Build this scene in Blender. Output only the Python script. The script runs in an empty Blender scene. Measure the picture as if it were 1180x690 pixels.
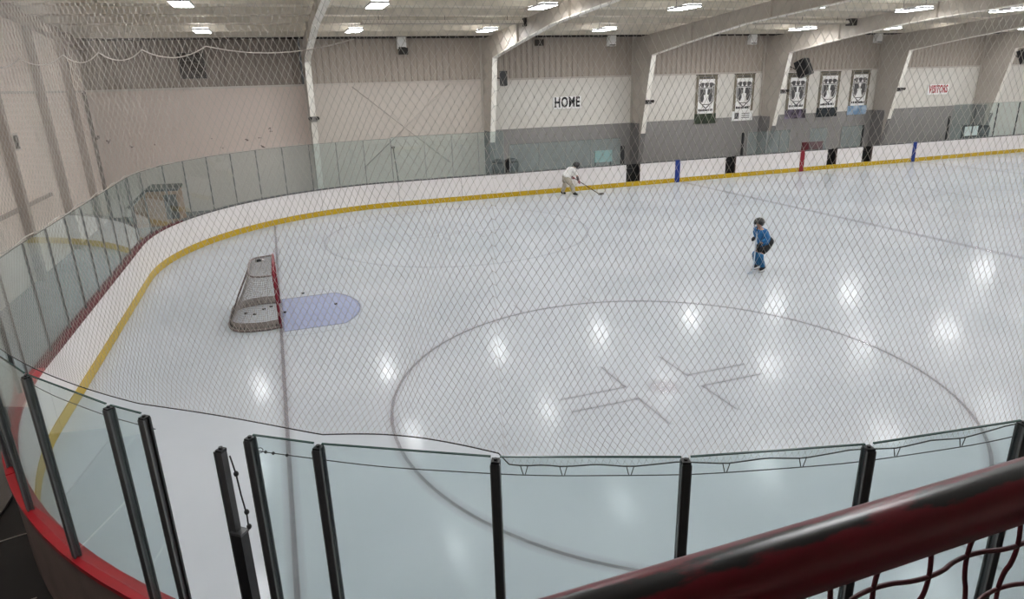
import bpy, bmesh, math, random
import numpy as np
from mathutils import Vector, Matrix
from math import sin, cos, pi, radians, sqrt, atan2
random.seed(7)
C = bpy.context.scene.collection
ORD = ['first', 'second', 'third', 'fourth', 'fifth', 'sixth', 'seventh', 'eighth', 'ninth', 'tenth', 'eleventh',
       'twelfth', 'thirteenth', 'fourteenth', 'fifteenth', 'sixteenth']

# ------------------------------------------------------------------ materials
def lin(c):
    f = lambda v: (v / 12.92 if v <= .04045 else ((v + .055) / 1.055) ** 2.4)
    return tuple(f(x / 255.) for x in c) + (1,)

MATS = {}
def nt(name):
    m = bpy.data.materials.new(name); m.use_nodes = True
    t = m.node_tree; t.nodes.clear()
    out = t.nodes.new('ShaderNodeOutputMaterial')
    return m, t, out

def mat(name, col, rough=.5, metal=0., noise=.0, scale=3., col2=None, ior=1.45, bump=0., bscale=40., stretch=None, coat=0.):
    """principled surface with an optional procedural blotch between two colours"""
    if name in MATS: return MATS[name]
    m, t, out = nt(name)
    b = t.nodes.new('ShaderNodeBsdfPrincipled'); t.links.new(b.outputs[0], out.inputs[0])
    b.inputs['Roughness'].default_value = rough; b.inputs['Metallic'].default_value = metal
    b.inputs['IOR'].default_value = ior
    if coat: b.inputs['Coat Weight'].default_value = coat; b.inputs['Coat Roughness'].default_value = .12
    tc = t.nodes.new('ShaderNodeTexCoord')
    mp = t.nodes.new('ShaderNodeMapping'); t.links.new(tc.outputs['Object'], mp.inputs[0])
    if stretch: mp.inputs['Scale'].default_value = stretch
    n = t.nodes.new('ShaderNodeTexNoise'); n.inputs['Scale'].default_value = scale; n.inputs['Detail'].default_value = 5
    t.links.new(mp.outputs[0], n.inputs['Vector'])
    mx = t.nodes.new('ShaderNodeMix'); mx.data_type = 'RGBA'
    base = lin(col)
    c2 = lin(col2) if col2 else tuple(v * (1 - .6) for v in base[:3]) + (1,)
    mx.inputs[6].default_value = base; mx.inputs[7].default_value = c2
    r = t.nodes.new('ShaderNodeMapRange'); t.links.new(n.outputs['Fac'], r.inputs[0])
    r.inputs[1].default_value = .42; r.inputs[2].default_value = .72; r.inputs[3].default_value = 0; r.inputs[4].default_value = noise
    t.links.new(r.outputs[0], mx.inputs[0]); t.links.new(mx.outputs[2], b.inputs['Base Color'])
    if bump:
        n2 = t.nodes.new('ShaderNodeTexNoise'); n2.inputs['Scale'].default_value = bscale
        t.links.new(mp.outputs[0], n2.inputs['Vector'])
        bp = t.nodes.new('ShaderNodeBump'); bp.inputs['Strength'].default_value = bump; bp.inputs['Distance'].default_value = .01
        t.links.new(n2.outputs['Fac'], bp.inputs['Height']); t.links.new(bp.outputs[0], b.inputs['Normal'])
    MATS[name] = m
    return m

def emit(name, col, s):
    m, t, out = nt(name)
    e = t.nodes.new('ShaderNodeEmission'); e.inputs[0].default_value = col; e.inputs[1].default_value = s
    t.links.new(e.outputs[0], out.inputs[0])
    return m

def glass_mat(name, tint, refl=1.0):
    m, t, out = nt(name)
    N = t.nodes.new
    g = N('ShaderNodeNewGeometry')
    d = N('ShaderNodeVectorMath'); d.operation = 'DOT_PRODUCT'
    t.links.new(g.outputs['Normal'], d.inputs[0]); t.links.new(g.outputs['Incoming'], d.inputs[1])
    a = N('ShaderNodeMath'); a.operation = 'ABSOLUTE'; t.links.new(d.outputs['Value'], a.inputs[0])
    s = N('ShaderNodeMath'); s.operation = 'SUBTRACT'; s.inputs[0].default_value = 1; t.links.new(a.outputs[0], s.inputs[1])
    p = N('ShaderNodeMath'); p.operation = 'POWER'; p.inputs[1].default_value = 5; t.links.new(s.outputs[0], p.inputs[0])
    q = N('ShaderNodeMath'); q.operation = 'MULTIPLY_ADD'; q.inputs[1].default_value = .95 * refl; q.inputs[2].default_value = .035 * refl
    t.links.new(p.outputs[0], q.inputs[0])
    tr = N('ShaderNodeBsdfTransparent'); tr.inputs[0].default_value = tint
    # a little of the tint scattered back: scuffed, puck-marked acrylic
    df = N('ShaderNodeBsdfDiffuse'); df.inputs[0].default_value = (.62, .74, .73, 1)
    mt = N('ShaderNodeMixShader'); mt.inputs[0].default_value = .035
    t.links.new(tr.outputs[0], mt.inputs[1]); t.links.new(df.outputs[0], mt.inputs[2])
    gl = N('ShaderNodeBsdfGlossy'); gl.inputs['Roughness'].default_value = .03; gl.inputs[0].default_value = (.9, .95, .95, 1)
    mx = N('ShaderNodeMixShader'); t.links.new(q.outputs[0], mx.inputs[0])
    t.links.new(mt.outputs[0], mx.inputs[1]); t.links.new(gl.outputs[0], mx.inputs[2])
    t.links.new(mx.outputs[0], out.inputs[0])
    return m

def ice_nodes(t, col, col2):
    N = t.nodes.new
    b = N('ShaderNodeBsdfPrincipled')
    b.inputs['IOR'].default_value = 1.31; b.inputs['Specular IOR Level'].default_value = .09
    geo = N('ShaderNodeNewGeometry')
    n = N('ShaderNodeTexNoise'); n.inputs['Scale'].default_value = .35; n.inputs['Detail'].default_value = 6
    t.links.new(geo.outputs['Position'], n.inputs['Vector'])
    mx = N('ShaderNodeMix'); mx.data_type = 'RGBA'; mx.inputs[6].default_value = col; mx.inputs[7].default_value = col2
    r = N('ShaderNodeMapRange'); t.links.new(n.outputs['Fac'], r.inputs[0]); r.inputs[1].default_value = .35; r.inputs[2].default_value = .7
    t.links.new(r.outputs[0], mx.inputs[0]); t.links.new(mx.outputs[2], b.inputs['Base Color'])
    n2 = N('ShaderNodeTexNoise'); n2.inputs['Scale'].default_value = 2.2; n2.inputs['Detail'].default_value = 4
    t.links.new(geo.outputs['Position'], n2.inputs['Vector'])
    r2 = N('ShaderNodeMapRange'); t.links.new(n2.outputs['Fac'], r2.inputs[0]); r2.inputs[1].default_value = .3; r2.inputs[2].default_value = .7
    r2.inputs[3].default_value = .11; r2.inputs[4].default_value = .17
    t.links.new(r2.outputs[0], b.inputs['Roughness'])
    return b

def ice_mat():
    m, t, out = nt('ice')
    b = ice_nodes(t, lin((182, 186, 191)), lin((172, 177, 182)))
    t.links.new(b.outputs[0], out.inputs[0]); return m

def mark_mat(name, col, opacity):
    """paint frozen under the ice: same gloss, soft edges by the mesh's own 'fade' values"""
    m, t, out = nt(name)
    N = t.nodes.new
    b = ice_nodes(t, lin(col), lin(tuple(int(v * .96) for v in col)))
    at = N('ShaderNodeAttribute'); at.attribute_name = 'fade'
    k = N('ShaderNodeMath'); k.operation = 'MULTIPLY'; k.inputs[1].default_value = opacity
    t.links.new(at.outputs['Fac'], k.inputs[0])
    tr = N('ShaderNodeBsdfTransparent'); mx = N('ShaderNodeMixShader')
    t.links.new(k.outputs[0], mx.inputs[0]); t.links.new(tr.outputs[0], mx.inputs[1]); t.links.new(b.outputs[0], mx.inputs[2])
    t.links.new(mx.outputs[0], out.inputs[0])
    return m

def wall_back_mat():
    """painted wall: grey dado right of the second column, off-white above, scuffs"""
    m, t, out = nt('painted_wall')
    N = t.nodes.new
    b = N('ShaderNodeBsdfPrincipled'); b.inputs['Roughness'].default_value = .6
    geo = N('ShaderNodeNewGeometry'); sp = N('ShaderNodeSeparateXYZ'); t.links.new(geo.outputs['Position'], sp.inputs[0])
    def cmp(sock, op, v):
        n = N('ShaderNodeMath'); n.operation = op; n.inputs[1].default_value = v; t.links.new(sock, n.inputs[0]); return n.outputs[0]
    def mul(a, c):
        n = N('ShaderNodeMath'); n.operation = 'MULTIPLY'; t.links.new(a, n.inputs[0]); t.links.new(c, n.inputs[1]); return n.outputs[0]
    low = mul(cmp(sp.outputs[2], 'LESS_THAN', 2.78), mul(cmp(sp.outputs[0], 'GREATER_THAN', 10.3), cmp(sp.outputs[0], 'LESS_THAN', 43.4)))
    nz = N('ShaderNodeTexNoise'); nz.inputs['Scale'].default_value = .5; nz.inputs['Detail'].default_value = 6; t.links.new(geo.outputs['Position'], nz.inputs['Vector'])
    m1 = N('ShaderNodeMix'); m1.data_type = 'RGBA'; m1.inputs[6].default_value = lin((226, 222, 215)); m1.inputs[7].default_value = lin((216, 211, 203))
    t.links.new(nz.outputs['Fac'], m1.inputs[0])
    # the far left bay has its shade painted into a darker colour
    lf = N('ShaderNodeMapRange'); t.links.new(sp.outputs[0], lf.inputs[0]); lf.inputs[1].default_value = 1.9; lf.inputs[2].default_value = 2.1
    lf.inputs[3].default_value = 1; lf.inputs[4].default_value = 0
    m2 = N('ShaderNodeMix'); m2.data_type = 'RGBA'; t.links.new(lf.outputs[0], m2.inputs[0]); t.links.new(m1.outputs[2], m2.inputs[6]); m2.inputs[7].default_value = lin((208, 193, 184))
    m3 = N('ShaderNodeMix'); m3.data_type = 'RGBA'; t.links.new(low, m3.inputs[0]); t.links.new(m2.outputs[2], m3.inputs[6]); m3.inputs[7].default_value = lin((142, 139, 137))
    bay = mul(cmp(sp.outputs[0], 'LESS_THAN', 10.1), cmp(sp.outputs[0], 'GREATER_THAN', 2.1))
    m5 = N('ShaderNodeMix'); m5.data_type = 'RGBA'; t.links.new(bay, m5.inputs[0]); t.links.new(m3.outputs[2], m5.inputs[6]); m5.inputs[7].default_value = lin((203, 194, 185)); m3 = m5
    # puck scuffs in the left bay
    sc = N('ShaderNodeTexNoise'); sc.inputs['Scale'].default_value = 2.6; sc.inputs['Detail'].default_value = 8; t.links.new(geo.outputs['Position'], sc.inputs['Vector'])
    s1 = cmp(sc.outputs['Fac'], 'GREATER_THAN', .66)
    band = mul(mul(cmp(sp.outputs[2], 'GREATER_THAN', 2.5), cmp(sp.outputs[2], 'LESS_THAN', 3.4)), cmp(sp.outputs[0], 'LESS_THAN', 1.5))
    s2 = mul(s1, band)
    m4 = N('ShaderNodeMix'); m4.data_type = 'RGBA'; t.links.new(s2, m4.inputs[0]); t.links.new(m3.outputs[2], m4.inputs[6]); m4.inputs[7].default_value = lin((95, 80, 75))
    t.links.new(m4.outputs[2], b.inputs['Base Color']); t.links.new(b.outputs[0], out.inputs[0])
    return m

M = {}
M['ice'] = ice_mat()
M['board'] = mat('white_dasher', (226, 221, 220), .35, noise=.25, scale=1.2, col2=(205, 200, 198))
M['board_out'] = mat('board_backing', (112, 98, 94), .7, noise=.4, scale=2)
M['kick'] = mat('yellow_kickplate', (190, 158, 28), .4, noise=.4, scale=3, col2=(168, 136, 20))
M['cap_red'] = mat('red_cap', (158, 12, 26), .4, noise=.45, scale=2.5, col2=(105, 8, 20))
M['cap_maroon'] = mat('maroon_cap', (86, 10, 24), .6, noise=.4, scale=2.5, col2=(62, 8, 18))
M['cap_dark'] = mat('dark_cap', (92, 90, 90), .45, noise=.3)
M['blue'] = mat('blue_stripe', (26, 52, 126), .4, noise=.2)
M['red'] = mat('red_stripe', (128, 22, 38), .4, noise=.2)
M['alu'] = mat('anodised_post', (88, 89, 90), .35, metal=.55, noise=.3, scale=6)
M['edge_hl'] = mat('grey_highlight', (112, 113, 114), .4, metal=.2, noise=.3, scale=8)  # lighter grey for the highlight painted on the post edges
M['alu_m'] = mat('mid_aluminium', (128, 128, 126), .4, metal=.5, noise=.2)
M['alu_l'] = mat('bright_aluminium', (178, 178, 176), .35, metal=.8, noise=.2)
M['black'] = mat('black_plastic', (26, 26, 28), .45, noise=.3)
M['rubber'] = mat('black_rubber', (18, 18, 19), .6, noise=.3)
M['glass'] = glass_mat('tinted_glass', (.905, .955, .955, 1))
M['glass_edge'] = mat('glass_edge', (62, 84, 80), .25, noise=.1)
M['wall_back'] = wall_back_mat()
M['wall_left'] = mat('left_wall_paint', (228, 214, 204), .6, noise=.4, scale=.6, col2=(212, 198, 188))
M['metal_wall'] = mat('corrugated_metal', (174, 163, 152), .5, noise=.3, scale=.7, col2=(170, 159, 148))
M['metal_wall_shade'] = mat('corrugated_metal_shaded', (130, 120, 112), .55, noise=.3, scale=.7, col2=(116, 107, 100))  # same metal with the left bay's shadow put into the colour
M['ceil'] = mat('ceiling_insulation', (232, 224, 208), .7, noise=.4, scale=.5, col2=(220, 212, 196))
M['purlin'] = mat('purlin_paint', (214, 206, 192), .5, noise=.3)
M['frame'] = mat('frame_white_paint', (238, 233, 224), .45, noise=.25, scale=1.5, col2=(220, 214, 204))
M['frame_web'] = mat('frame_web_paint', (186, 178, 168), .5, noise=.35, scale=1.2, col2=(160, 152, 142))
M['frame_left'] = mat('frame_dull_paint', (160, 147, 138), .6, noise=.3)
M['grey_paint'] = mat('grey_paint', (124, 121, 120), .6, noise=.3)
M['girt'] = mat('girt_paint', (198, 190, 182), .5, noise=.2)
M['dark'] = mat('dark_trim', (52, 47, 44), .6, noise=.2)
M['floor'] = mat('rubber_floor', (30, 30, 31), .55, noise=.35, scale=3)
M['floor_end'] = mat('concrete_floor', (118, 115, 112), .6, noise=.4, scale=1.5)
M['net'] = mat('net_twine', (192, 187, 179), .8, noise=.2, scale=20)
M['net_far'] = mat('net_twine_dim', (190, 180, 171), .8, noise=.2, scale=20)
M['rope'] = mat('net_rope', (186, 178, 170), .8, noise=.2, scale=20)
M['rope_dark'] = mat('dark_rope', (58, 56, 55), .7, noise=.2, scale=20)
M['cable'] = mat('steel_cable', (66, 66, 66), .4, metal=.6, noise=.2, scale=20)
def rail_mat():
    m, t, out = nt('red_rail_paint'); N = t.nodes.new
    b = N('ShaderNodeBsdfPrincipled'); t.links.new(b.outputs[0], out.inputs[0])
    tc = N('ShaderNodeTexCoord'); mp = N('ShaderNodeMapping'); mp.inputs['Scale'].default_value = (.32, 1, 1); t.links.new(tc.outputs['Object'], mp.inputs[0])
    n = N('ShaderNodeTexNoise'); n.inputs['Scale'].default_value = 26; n.inputs['Detail'].default_value = 5; n.inputs['Roughness'].default_value = .6; t.links.new(mp.outputs[0], n.inputs['Vector'])
    # the paint is worn through along the shoulder that hands and arms rub
    g = N('ShaderNodeNewGeometry'); d = N('ShaderNodeVectorMath'); d.operation = 'DOT_PRODUCT'; t.links.new(g.outputs['Normal'], d.inputs[0])
    d.inputs[1].default_value = Vector((0, -.12, .99)).normalized()
    r0 = N('ShaderNodeMapRange'); t.links.new(d.outputs['Value'], r0.inputs[0]); r0.inputs[1].default_value = .80; r0.inputs[2].default_value = 1.0; r0.inputs[3].default_value = -.2; r0.inputs[4].default_value = .16
    ad = N('ShaderNodeMath'); ad.operation = 'ADD'; t.links.new(n.outputs['Fac'], ad.inputs[0]); t.links.new(r0.outputs[0], ad.inputs[1])
    r = N('ShaderNodeMapRange'); t.links.new(ad.outputs[0], r.inputs[0]); r.inputs[1].default_value = .54; r.inputs[2].default_value = .62
    mx = N('ShaderNodeMix'); mx.data_type = 'RGBA'; t.links.new(r.outputs[0], mx.inputs[0]); mx.inputs[6].default_value = lin((98, 8, 26)); mx.inputs[7].default_value = lin((22, 21, 22))
    t.links.new(mx.outputs[2], b.inputs['Base Color']); b.inputs['Roughness'].default_value = .3; b.inputs['Specular IOR Level'].default_value = .4
    return m
M['rail'] = rail_mat()
M['wire'] = mat('dark_red_wire', (74, 12, 24), .45, noise=.5, scale=30)
M['goal_red'] = mat('goal_red', (122, 14, 34), .4, noise=.3, scale=4)
M['goal_grey'] = mat('goal_frame_grey', (120, 108, 104), .45, noise=.4, scale=4)
M['goal_net'] = mat('goal_net_cord', (150, 145, 142), .8, noise=.2)
M['goal_skirt'] = mat('goal_skirt', (150, 140, 134), .8, noise=.4, scale=8)
M['puck'] = mat('puck_rubber', (14, 14, 15), .55, noise=.2)
M['white'] = mat('white_sheet', (252, 251, 249), .5, noise=.1)
M['ink'] = mat('black_ink', (24, 22, 26), .6, noise=.1)
M['ink_red'] = mat('red_ink', (176, 30, 40), .6, noise=.1)
M['ban_tan'] = mat('banner_border', (128, 120, 104), .7, noise=.35, scale=3, col2=(92, 86, 74))
M['ban_grey'] = mat('banner_grey', (92, 90, 90), .7, noise=.3)
M['ban_green'] = mat('banner_dark_green', (34, 44, 32), .7, noise=.8, scale=5, col2=(84, 96, 74))
M['ban_black'] = mat('banner_black', (28, 34, 38), .7, noise=.6, scale=5, col2=(66, 76, 84))
M['ban_purple'] = mat('banner_purple', (54, 46, 54), .7, noise=1, scale=2.2, col2=(160, 148, 172))
M['ban_blue'] = mat('banner_blue', (120, 150, 182), .7, noise=1, scale=3, col2=(196, 212, 226))
M['brown'] = mat('brown_plywood', (168, 126, 96), .7, noise=.5, scale=4, col2=(110, 80, 60))
M['brown_d'] = mat('dark_brown', (62, 48, 40), .7, noise=.5, scale=4)
M['aqua'] = mat('pale_aqua', (160, 190, 190), .5, noise=.2)
M['maroon'] = mat('maroon_paint', (98, 26, 36), .5, noise=.3)
M['housing'] = mat('fixture_housing', (170, 170, 172), .4, noise=.1)
M['diffuser'] = emit('fixture_diffuser', (.975, .985, 1, 1), 57)
M['upglow'] = emit('added_ceiling_glow', (.975, .985, 1, 1), 14)  # upward glow added to brighten the ceiling
M['skin'] = mat('skin', (196, 150, 128), .5, noise=.2)
M['hair'] = mat('hair', (60, 42, 30), .7, noise=.4, scale=30)
M['jersey_blue'] = mat('blue_jersey', (34, 100, 152), .7, noise=.4, scale=8, col2=(26, 76, 120))
M['sock_blue'] = mat('blue_sock', (36, 98, 142), .8, noise=.4, scale=10, col2=(28, 76, 112))
M['jersey_white'] = mat('white_jersey', (232, 231, 228), .7, noise=.3, scale=8, col2=(205, 203, 198))
M['pants_beige'] = mat('beige_pants', (176, 168, 154), .8, noise=.4, scale=8, col2=(146, 138, 124))
M['cloth_black'] = mat('black_cloth', (24, 25, 27), .7, noise=.3, scale=10)
M['sleeve'] = mat('dark_sleeve', (92, 84, 84), .7, noise=.3, scale=10)
M['glove_red'] = mat('red_glove', (150, 92, 96), .7, noise=.4, scale=12)
M['steel'] = mat('skate_steel', (200, 202, 205), .25, metal=.9, noise=.1)
M['skate_white'] = mat('blade_holder', (225, 225, 225), .4, noise=.1)
M['helmet'] = mat('black_helmet', (18, 19, 22), .25, noise=.2, coat=.5)
M['cage'] = mat('cage_wire', (58, 60, 64), .3, metal=.7, noise=.1)
M['wood'] = mat('stick_shaft', (70, 56, 52), .5, noise=.3, scale=12)
M['stick_pale'] = mat('pale_stick', (188, 200, 212), .4, noise=.2)
M['tape'] = mat('stick_tape', (96, 90, 86), .8, noise=.2)

# ------------------------------------------------------------------ mesh builder
class MB:
    def __init__(s): s.v = []; s.f = []; s.mi = []; s.sm = []
    def add(s, vs, fs, mi=0, sm=False):
        o = len(s.v); s.v += [tuple(v) for v in vs]
        for f in fs: s.f.append(tuple(i + o for i in f)); s.mi.append(mi); s.sm.append(sm)
        return s
    def box(s, c, d, rz=0, mi=0, R=None):
        x, y, z = (k / 2 for k in d); vs = []
        R = R or Matrix.Rotation(rz, 3, 'Z')
        for sx, sy, sz in ((-1,-1,-1),(1,-1,-1),(1,1,-1),(-1,1,-1),(-1,-1,1),(1,-1,1),(1,1,1),(-1,1,1)):
            vs.append(Vector(c) + R @ Vector((sx * x, sy * y, sz * z)))
        return s.add(vs, [(0,3,2,1),(4,5,6,7),(0,1,5,4),(1,2,6,5),(2,3,7,6),(3,0,4,7)], mi)
    def bbox(s, x0, x1, y0, y1, z0, z1, mi=0):
        return s.box(((x0+x1)/2, (y0+y1)/2, (z0+z1)/2), (x1-x0, y1-y0, z1-z0), mi=mi)
    def bar(s, a, b, w, h, mi=0, up=(0,0,1)):
        a, b = Vector(a), Vector(b); d = (b - a); L = d.length; d.normalize()
        u = Vector(up)
        if abs(d.dot(u)) > .98: u = Vector((1,0,0))
        x = d.cross(u).normalized(); z = x.cross(d).normalized()
        return s.box((a + b) / 2, (w, L, h), mi=mi, R=Matrix((x, d, z)).transposed())
    def tube(s, pts, r, n=8, mi=0, closed=False, cap=True, radii=None):
        pts = [Vector(p) for p in pts]; k = len(pts); rings = []; prev = None
        for i, p in enumerate(pts):
            if closed: t = pts[(i+1) % k] - pts[i-1]
            else: t = pts[min(i+1, k-1)] - pts[max(i-1, 0)]
            t = t.normalized() if t.length > 1e-9 else Vector((0,0,1))
            if prev is None:
                a = Vector((0,0,1)) if abs(t.z) < .9 else Vector((1,0,0))
                x = t.cross(a).normalized()
            else:
                x = (prev - t * prev.dot(t)); x = x.normalized() if x.length > 1e-6 else prev
            prev = x; y = t.cross(x); rr = radii[i] if radii else r
            rings.append([p + (x * cos(2*pi*j/n) + y * sin(2*pi*j/n)) * rr for j in range(n)])
        vs = [v for q in rings for v in q]; fs = []
        for i in range(k if closed else k - 1):
            a = i * n; b = ((i + 1) % k) * n
            for j in range(n): fs.append((a + j, a + (j+1) % n, b + (j+1) % n, b + j))
        s.add(vs, fs, mi, True)
        if cap and not closed:
            o = len(s.v) - len(vs)
            s.f.append(tuple(o + j for j in range(n))[::-1]); s.f.append(tuple(o + (k-1)*n + j for j in range(n))); s.mi += [mi]*2; s.sm += [False]*2
        return s
    def disc(s, c, r, h, n=20, mi=0, axis='z'):
        b = Vector(c); t = b + {'z': Vector((0,0,h)), 'y': Vector((0,h,0)), 'x': Vector((h,0,0))}[axis]
        return s.tube([b, t], r, n, mi)
    def poly(s, pts, mi=0): return s.add(pts, [tuple(range(len(pts)))], mi)
    def prism(s, pts, ext, mi=0):
        e = Vector(ext); n = len(pts); vs = [Vector(p) for p in pts] + [Vector(p) + e for p in pts]
        fs = [tuple(range(n))[::-1], tuple(range(n, 2*n))] + [(i, (i+1) % n, n + (i+1) % n, n + i) for i in range(n)]
        return s.add(vs, fs, mi)
    def ball(s, c, r, mi=0, n=14, m=9):
        rx, ry, rz = (r, r, r) if isinstance(r, (int, float)) else r
        vs = []; fs = []
        for i in range(m + 1):
            th = pi * i / m
            for j in range(n):
                ph = 2*pi*j/n; vs.append((c[0]+rx*sin(th)*cos(ph), c[1]+ry*sin(th)*sin(ph), c[2]+rz*cos(th)))
        for i in range(m):
            for j in range(n): fs.append((i*n+j, (i+1)*n+j, (i+1)*n+(j+1) % n, i*n+(j+1) % n))
        return s.add(vs, fs, mi, True)
    def build(s, name, mats, parent=None, recalc=True):
        me = bpy.data.meshes.new(name); me.from_pydata(s.v, [], s.f)
        for m in (mats if isinstance(mats, (list, tuple)) else [mats]): me.materials.append(m)
        me.polygons.foreach_set('material_index', s.mi); me.polygons.foreach_set('use_smooth', s.sm)
        if recalc:
            bm = bmesh.new(); bm.from_mesh(me); bmesh.ops.remove_doubles(bm, verts=bm.verts, dist=1e-6)
            bmesh.ops.recalc_face_normals(bm, faces=bm.faces); bm.to_mesh(me); bm.free()
        o = bpy.data.objects.new(name, me); C.objects.link(o)
        if parent:
            o.parent = parent
            if parent.type == 'EMPTY' or True:
                o.matrix_parent_inverse = (Matrix.Translation(parent.location) @ parent.rotation_euler.to_matrix().to_4x4()).inverted() if parent.parent is None else parent_world_inv(parent)
        return o

def parent_world_inv(p):
    # geometry is written in world space; every parent's own matrix is cancelled
    w = Matrix.Identity(4); ch = []
    while p: ch.append(p); p = p.parent
    for q in reversed(ch): w = w @ q.matrix_parent_inverse @ (Matrix.Translation(q.location) @ q.rotation_euler.to_matrix().to_4x4()) if q.parent else (Matrix.Translation(q.location) @ q.rotation_euler.to_matrix().to_4x4())
    return w.inverted()

def tag(o, label, cat, group=None):
    o['label'] = label; o['category'] = cat
    if group: o['group'] = group
    return o
def thing(name, label, cat, loc, group=None):
    o = bpy.data.objects.new(name, None); o.location = loc; o.empty_display_size = .1; C.objects.link(o)
    return tag(o, label, cat, group)
def struct(o, kind='structure'):
    o['kind'] = kind; return o

# ------------------------------------------------------------------ rink geometry
XL, YB, RC = -3.353, 12.954, 8.534       # end boards, side boards, corner radius
CX, CYN, CYF = XL + RC, -YB + RC, YB - RC   # corner centres (near / far)
H = 1.067; GT = 2.87; GO = .085          # board height, glass top, glass offset behind board face
WY = 16.2; WX = -6.5                      # back wall, left wall
def path(s):
    """rink outline seen from outside, s in metres: near straight (s<0) -> near corner -> end -> far corner -> far side"""
    A = RC * pi / 2; E = 2 * CYF
    if s < 0: return Vector((CX - s, -YB)), Vector((0, -1))
    if s < A: t = -pi/2 - s / RC; n = Vector((cos(t), sin(t))); return Vector((CX, CYN)) + n * RC, n
    s -= A
    if s < E: return Vector((XL, CYN + s)), Vector((-1, 0))
    s -= E
    if s < A: t = pi - s / RC; n = Vector((cos(t), sin(t))); return Vector((CX, CYF)) + n * RC, n
    s -= A
    return Vector((CX + s, YB)), Vector((0, 1))
ARC = RC * pi / 2; END0 = ARC; END1 = ARC + 2 * CYF; FAR0 = END1 + ARC
def P(s, off, z):
    p, n = path(s); q = p + n * off; return Vector((q.x, q.y, z))
def th(deg): return (270 - deg) / 180 * pi * RC      # near corner angle -> s
def xs(x): return FAR0 + (x - CX)                    # far side X -> s

def strip(mb, s0, s1, off0, off1, z0, z1, mi=0, step=.35):
    """solid ribbon following the outline"""
    n = max(1, int((s1 - s0) / step)); ss = [s0 + (s1 - s0) * i / n for i in range(n + 1)]
    vs = []
    for q in ss: vs += [P(q, off0, z0), P(q, off1, z0), P(q, off1, z1), P(q, off0, z1)]
    fs = []
    for i in range(n):
        a = 4*i; b = a + 4
        for j in range(4): fs.append((a+j, a+(j+1) % 4, b+(j+1) % 4, b+j))
    fs += [(0,1,2,3), (4*n+3, 4*n+2, 4*n+1, 4*n)]
    return mb.add(vs, fs, mi)

# ---- ice and its painted marks
n = 40
op = []
for k in range(n + 1): t = pi + (pi/2) * k / n; op.append((CX + RC*cos(t), CYN + RC*sin(t), 0))
XR = XL + 60.96
for k in range(n + 1): t = 1.5*pi + (pi/2) * k / n; op.append((XR - RC + RC*cos(t), CYN + RC*sin(t), 0))
for k in range(n + 1): t = (pi/2) * k / n; op.append((XR - RC + RC*cos(t), CYF + RC*sin(t), 0))
for k in range(n + 1): t = pi/2 + (pi/2) * k / n; op.append((CX + RC*cos(t), CYF + RC*sin(t), 0))
ice = struct(MB().prism([(x, y, -.03) for x, y, z in op], (0, 0, .03)).build('ice_surface', M['ice']))

class Mark:
    def __init__(s): s.v = []; s.f = []; s.a = []
    def band(s, rows, closed=False):
        """rows: list of cross-sections, each [(point, fade)...]"""
        o = len(s.v); k = len(rows[0])
        for r in rows:
            for p, a in r: s.v.append(p); s.a.append(a)
        m = len(rows)
        for i in range(m if closed else m - 1):
            for j in range(k - 1):
                a = o + i*k + j; b = o + ((i+1) % m)*k + j; s.f.append((a, a+1, b+1, b))
        return s
    def line(s, p0, p1, w, b, z=.005):
        p0, p1 = Vector((p0[0], p0[1], z)), Vector((p1[0], p1[1], z)); d = (p1-p0).normalized(); nn = Vector((-d.y, d.x, 0))
        def row(p, k): return [(p + nn*(-w/2-b), 0), (p + nn*(-w/2+b), k), (p + nn*(w/2-b), k), (p + nn*(w/2+b), 0)]
        return s.band([row(p0 - d*b, 0), row(p0 + d*b, 1), row(p1 - d*b, 1), row(p1 + d*b, 0)])
    def ring(s, c, r, w, b, z=.005, a0=0, a1=2*pi, n=120):
        rows = []; full = abs(a1 - a0 - 2*pi) < 1e-6
        for i in range(n if full else n + 1):
            t = a0 + (a1 - a0)*i/n; u = Vector((cos(t), sin(t), 0)); q = Vector((c[0], c[1], z))
            rows.append([(q + u*(r-w/2-b), 0), (q + u*(r-w/2+b), 1), (q + u*(r+w/2-b), 1), (q + u*(r+w/2+b), 0)])
        return s.band(rows, full)
    def fill(s, pts, b, z=.003):
        c = sum((Vector((p[0], p[1], z)) for p in pts), Vector()) / len(pts)
        rows = []
        for p in pts:
            q = Vector((p[0], p[1], z)); d = (q - c).normalized(); rows.append([(c + (q-c)*.5, 1), (q - d*b, 1), (q + d*b, 0)])
        s.band(rows, True)
        o = len(s.v); s.v.append(c); s.a.append(1); m = len(pts); o0 = o - 3*m
        for i in range(m): s.f.append((o, o0 + 3*i, o0 + 3*((i+1) % m)))
        return s
    def build(s, name, m, parent, label=None):
        me = bpy.data.meshes.new(name); me.from_pydata(s.v, [], s.f); me.materials.append(m)
        at = me.attributes.new('fade', 'FLOAT', 'POINT'); at.data.foreach_set('value', [float(a) for a in s.a])
        bm = bmesh.new(); bm.from_mesh(me); 
        for f in bm.faces:
            if f.normal.z < 0: f.normal_flip()
        bm.to_mesh(me); bm.free()
        o = bpy.data.objects.new(name, me); C.objects.link(o); o.parent = parent
        if label: o['label'] = label
        return o
mk_red = mark_mat('faint_red_paint', (128, 98, 106), .26)
mk_circ = mark_mat('faint_circle_paint', (130, 106, 112), .24)
mk_blue = mark_mat('faint_blue_paint', (115, 118, 142), .28)
mk_faint = mark_mat('very_faint_paint', (128, 122, 132), .11)
mk_crease = mark_mat('crease_paint', (154, 161, 187), 1.0)
xb1, xr_, xb2 = 19.35, 27.1, 34.85
g = sqrt(RC**2 - (CX)**2) + CYF
Mark().line((0, -g+.05), (0, g-.05), .09, .075, .007).build('goal_line', mk_red, ice, 'faint reddish goal line')
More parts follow.
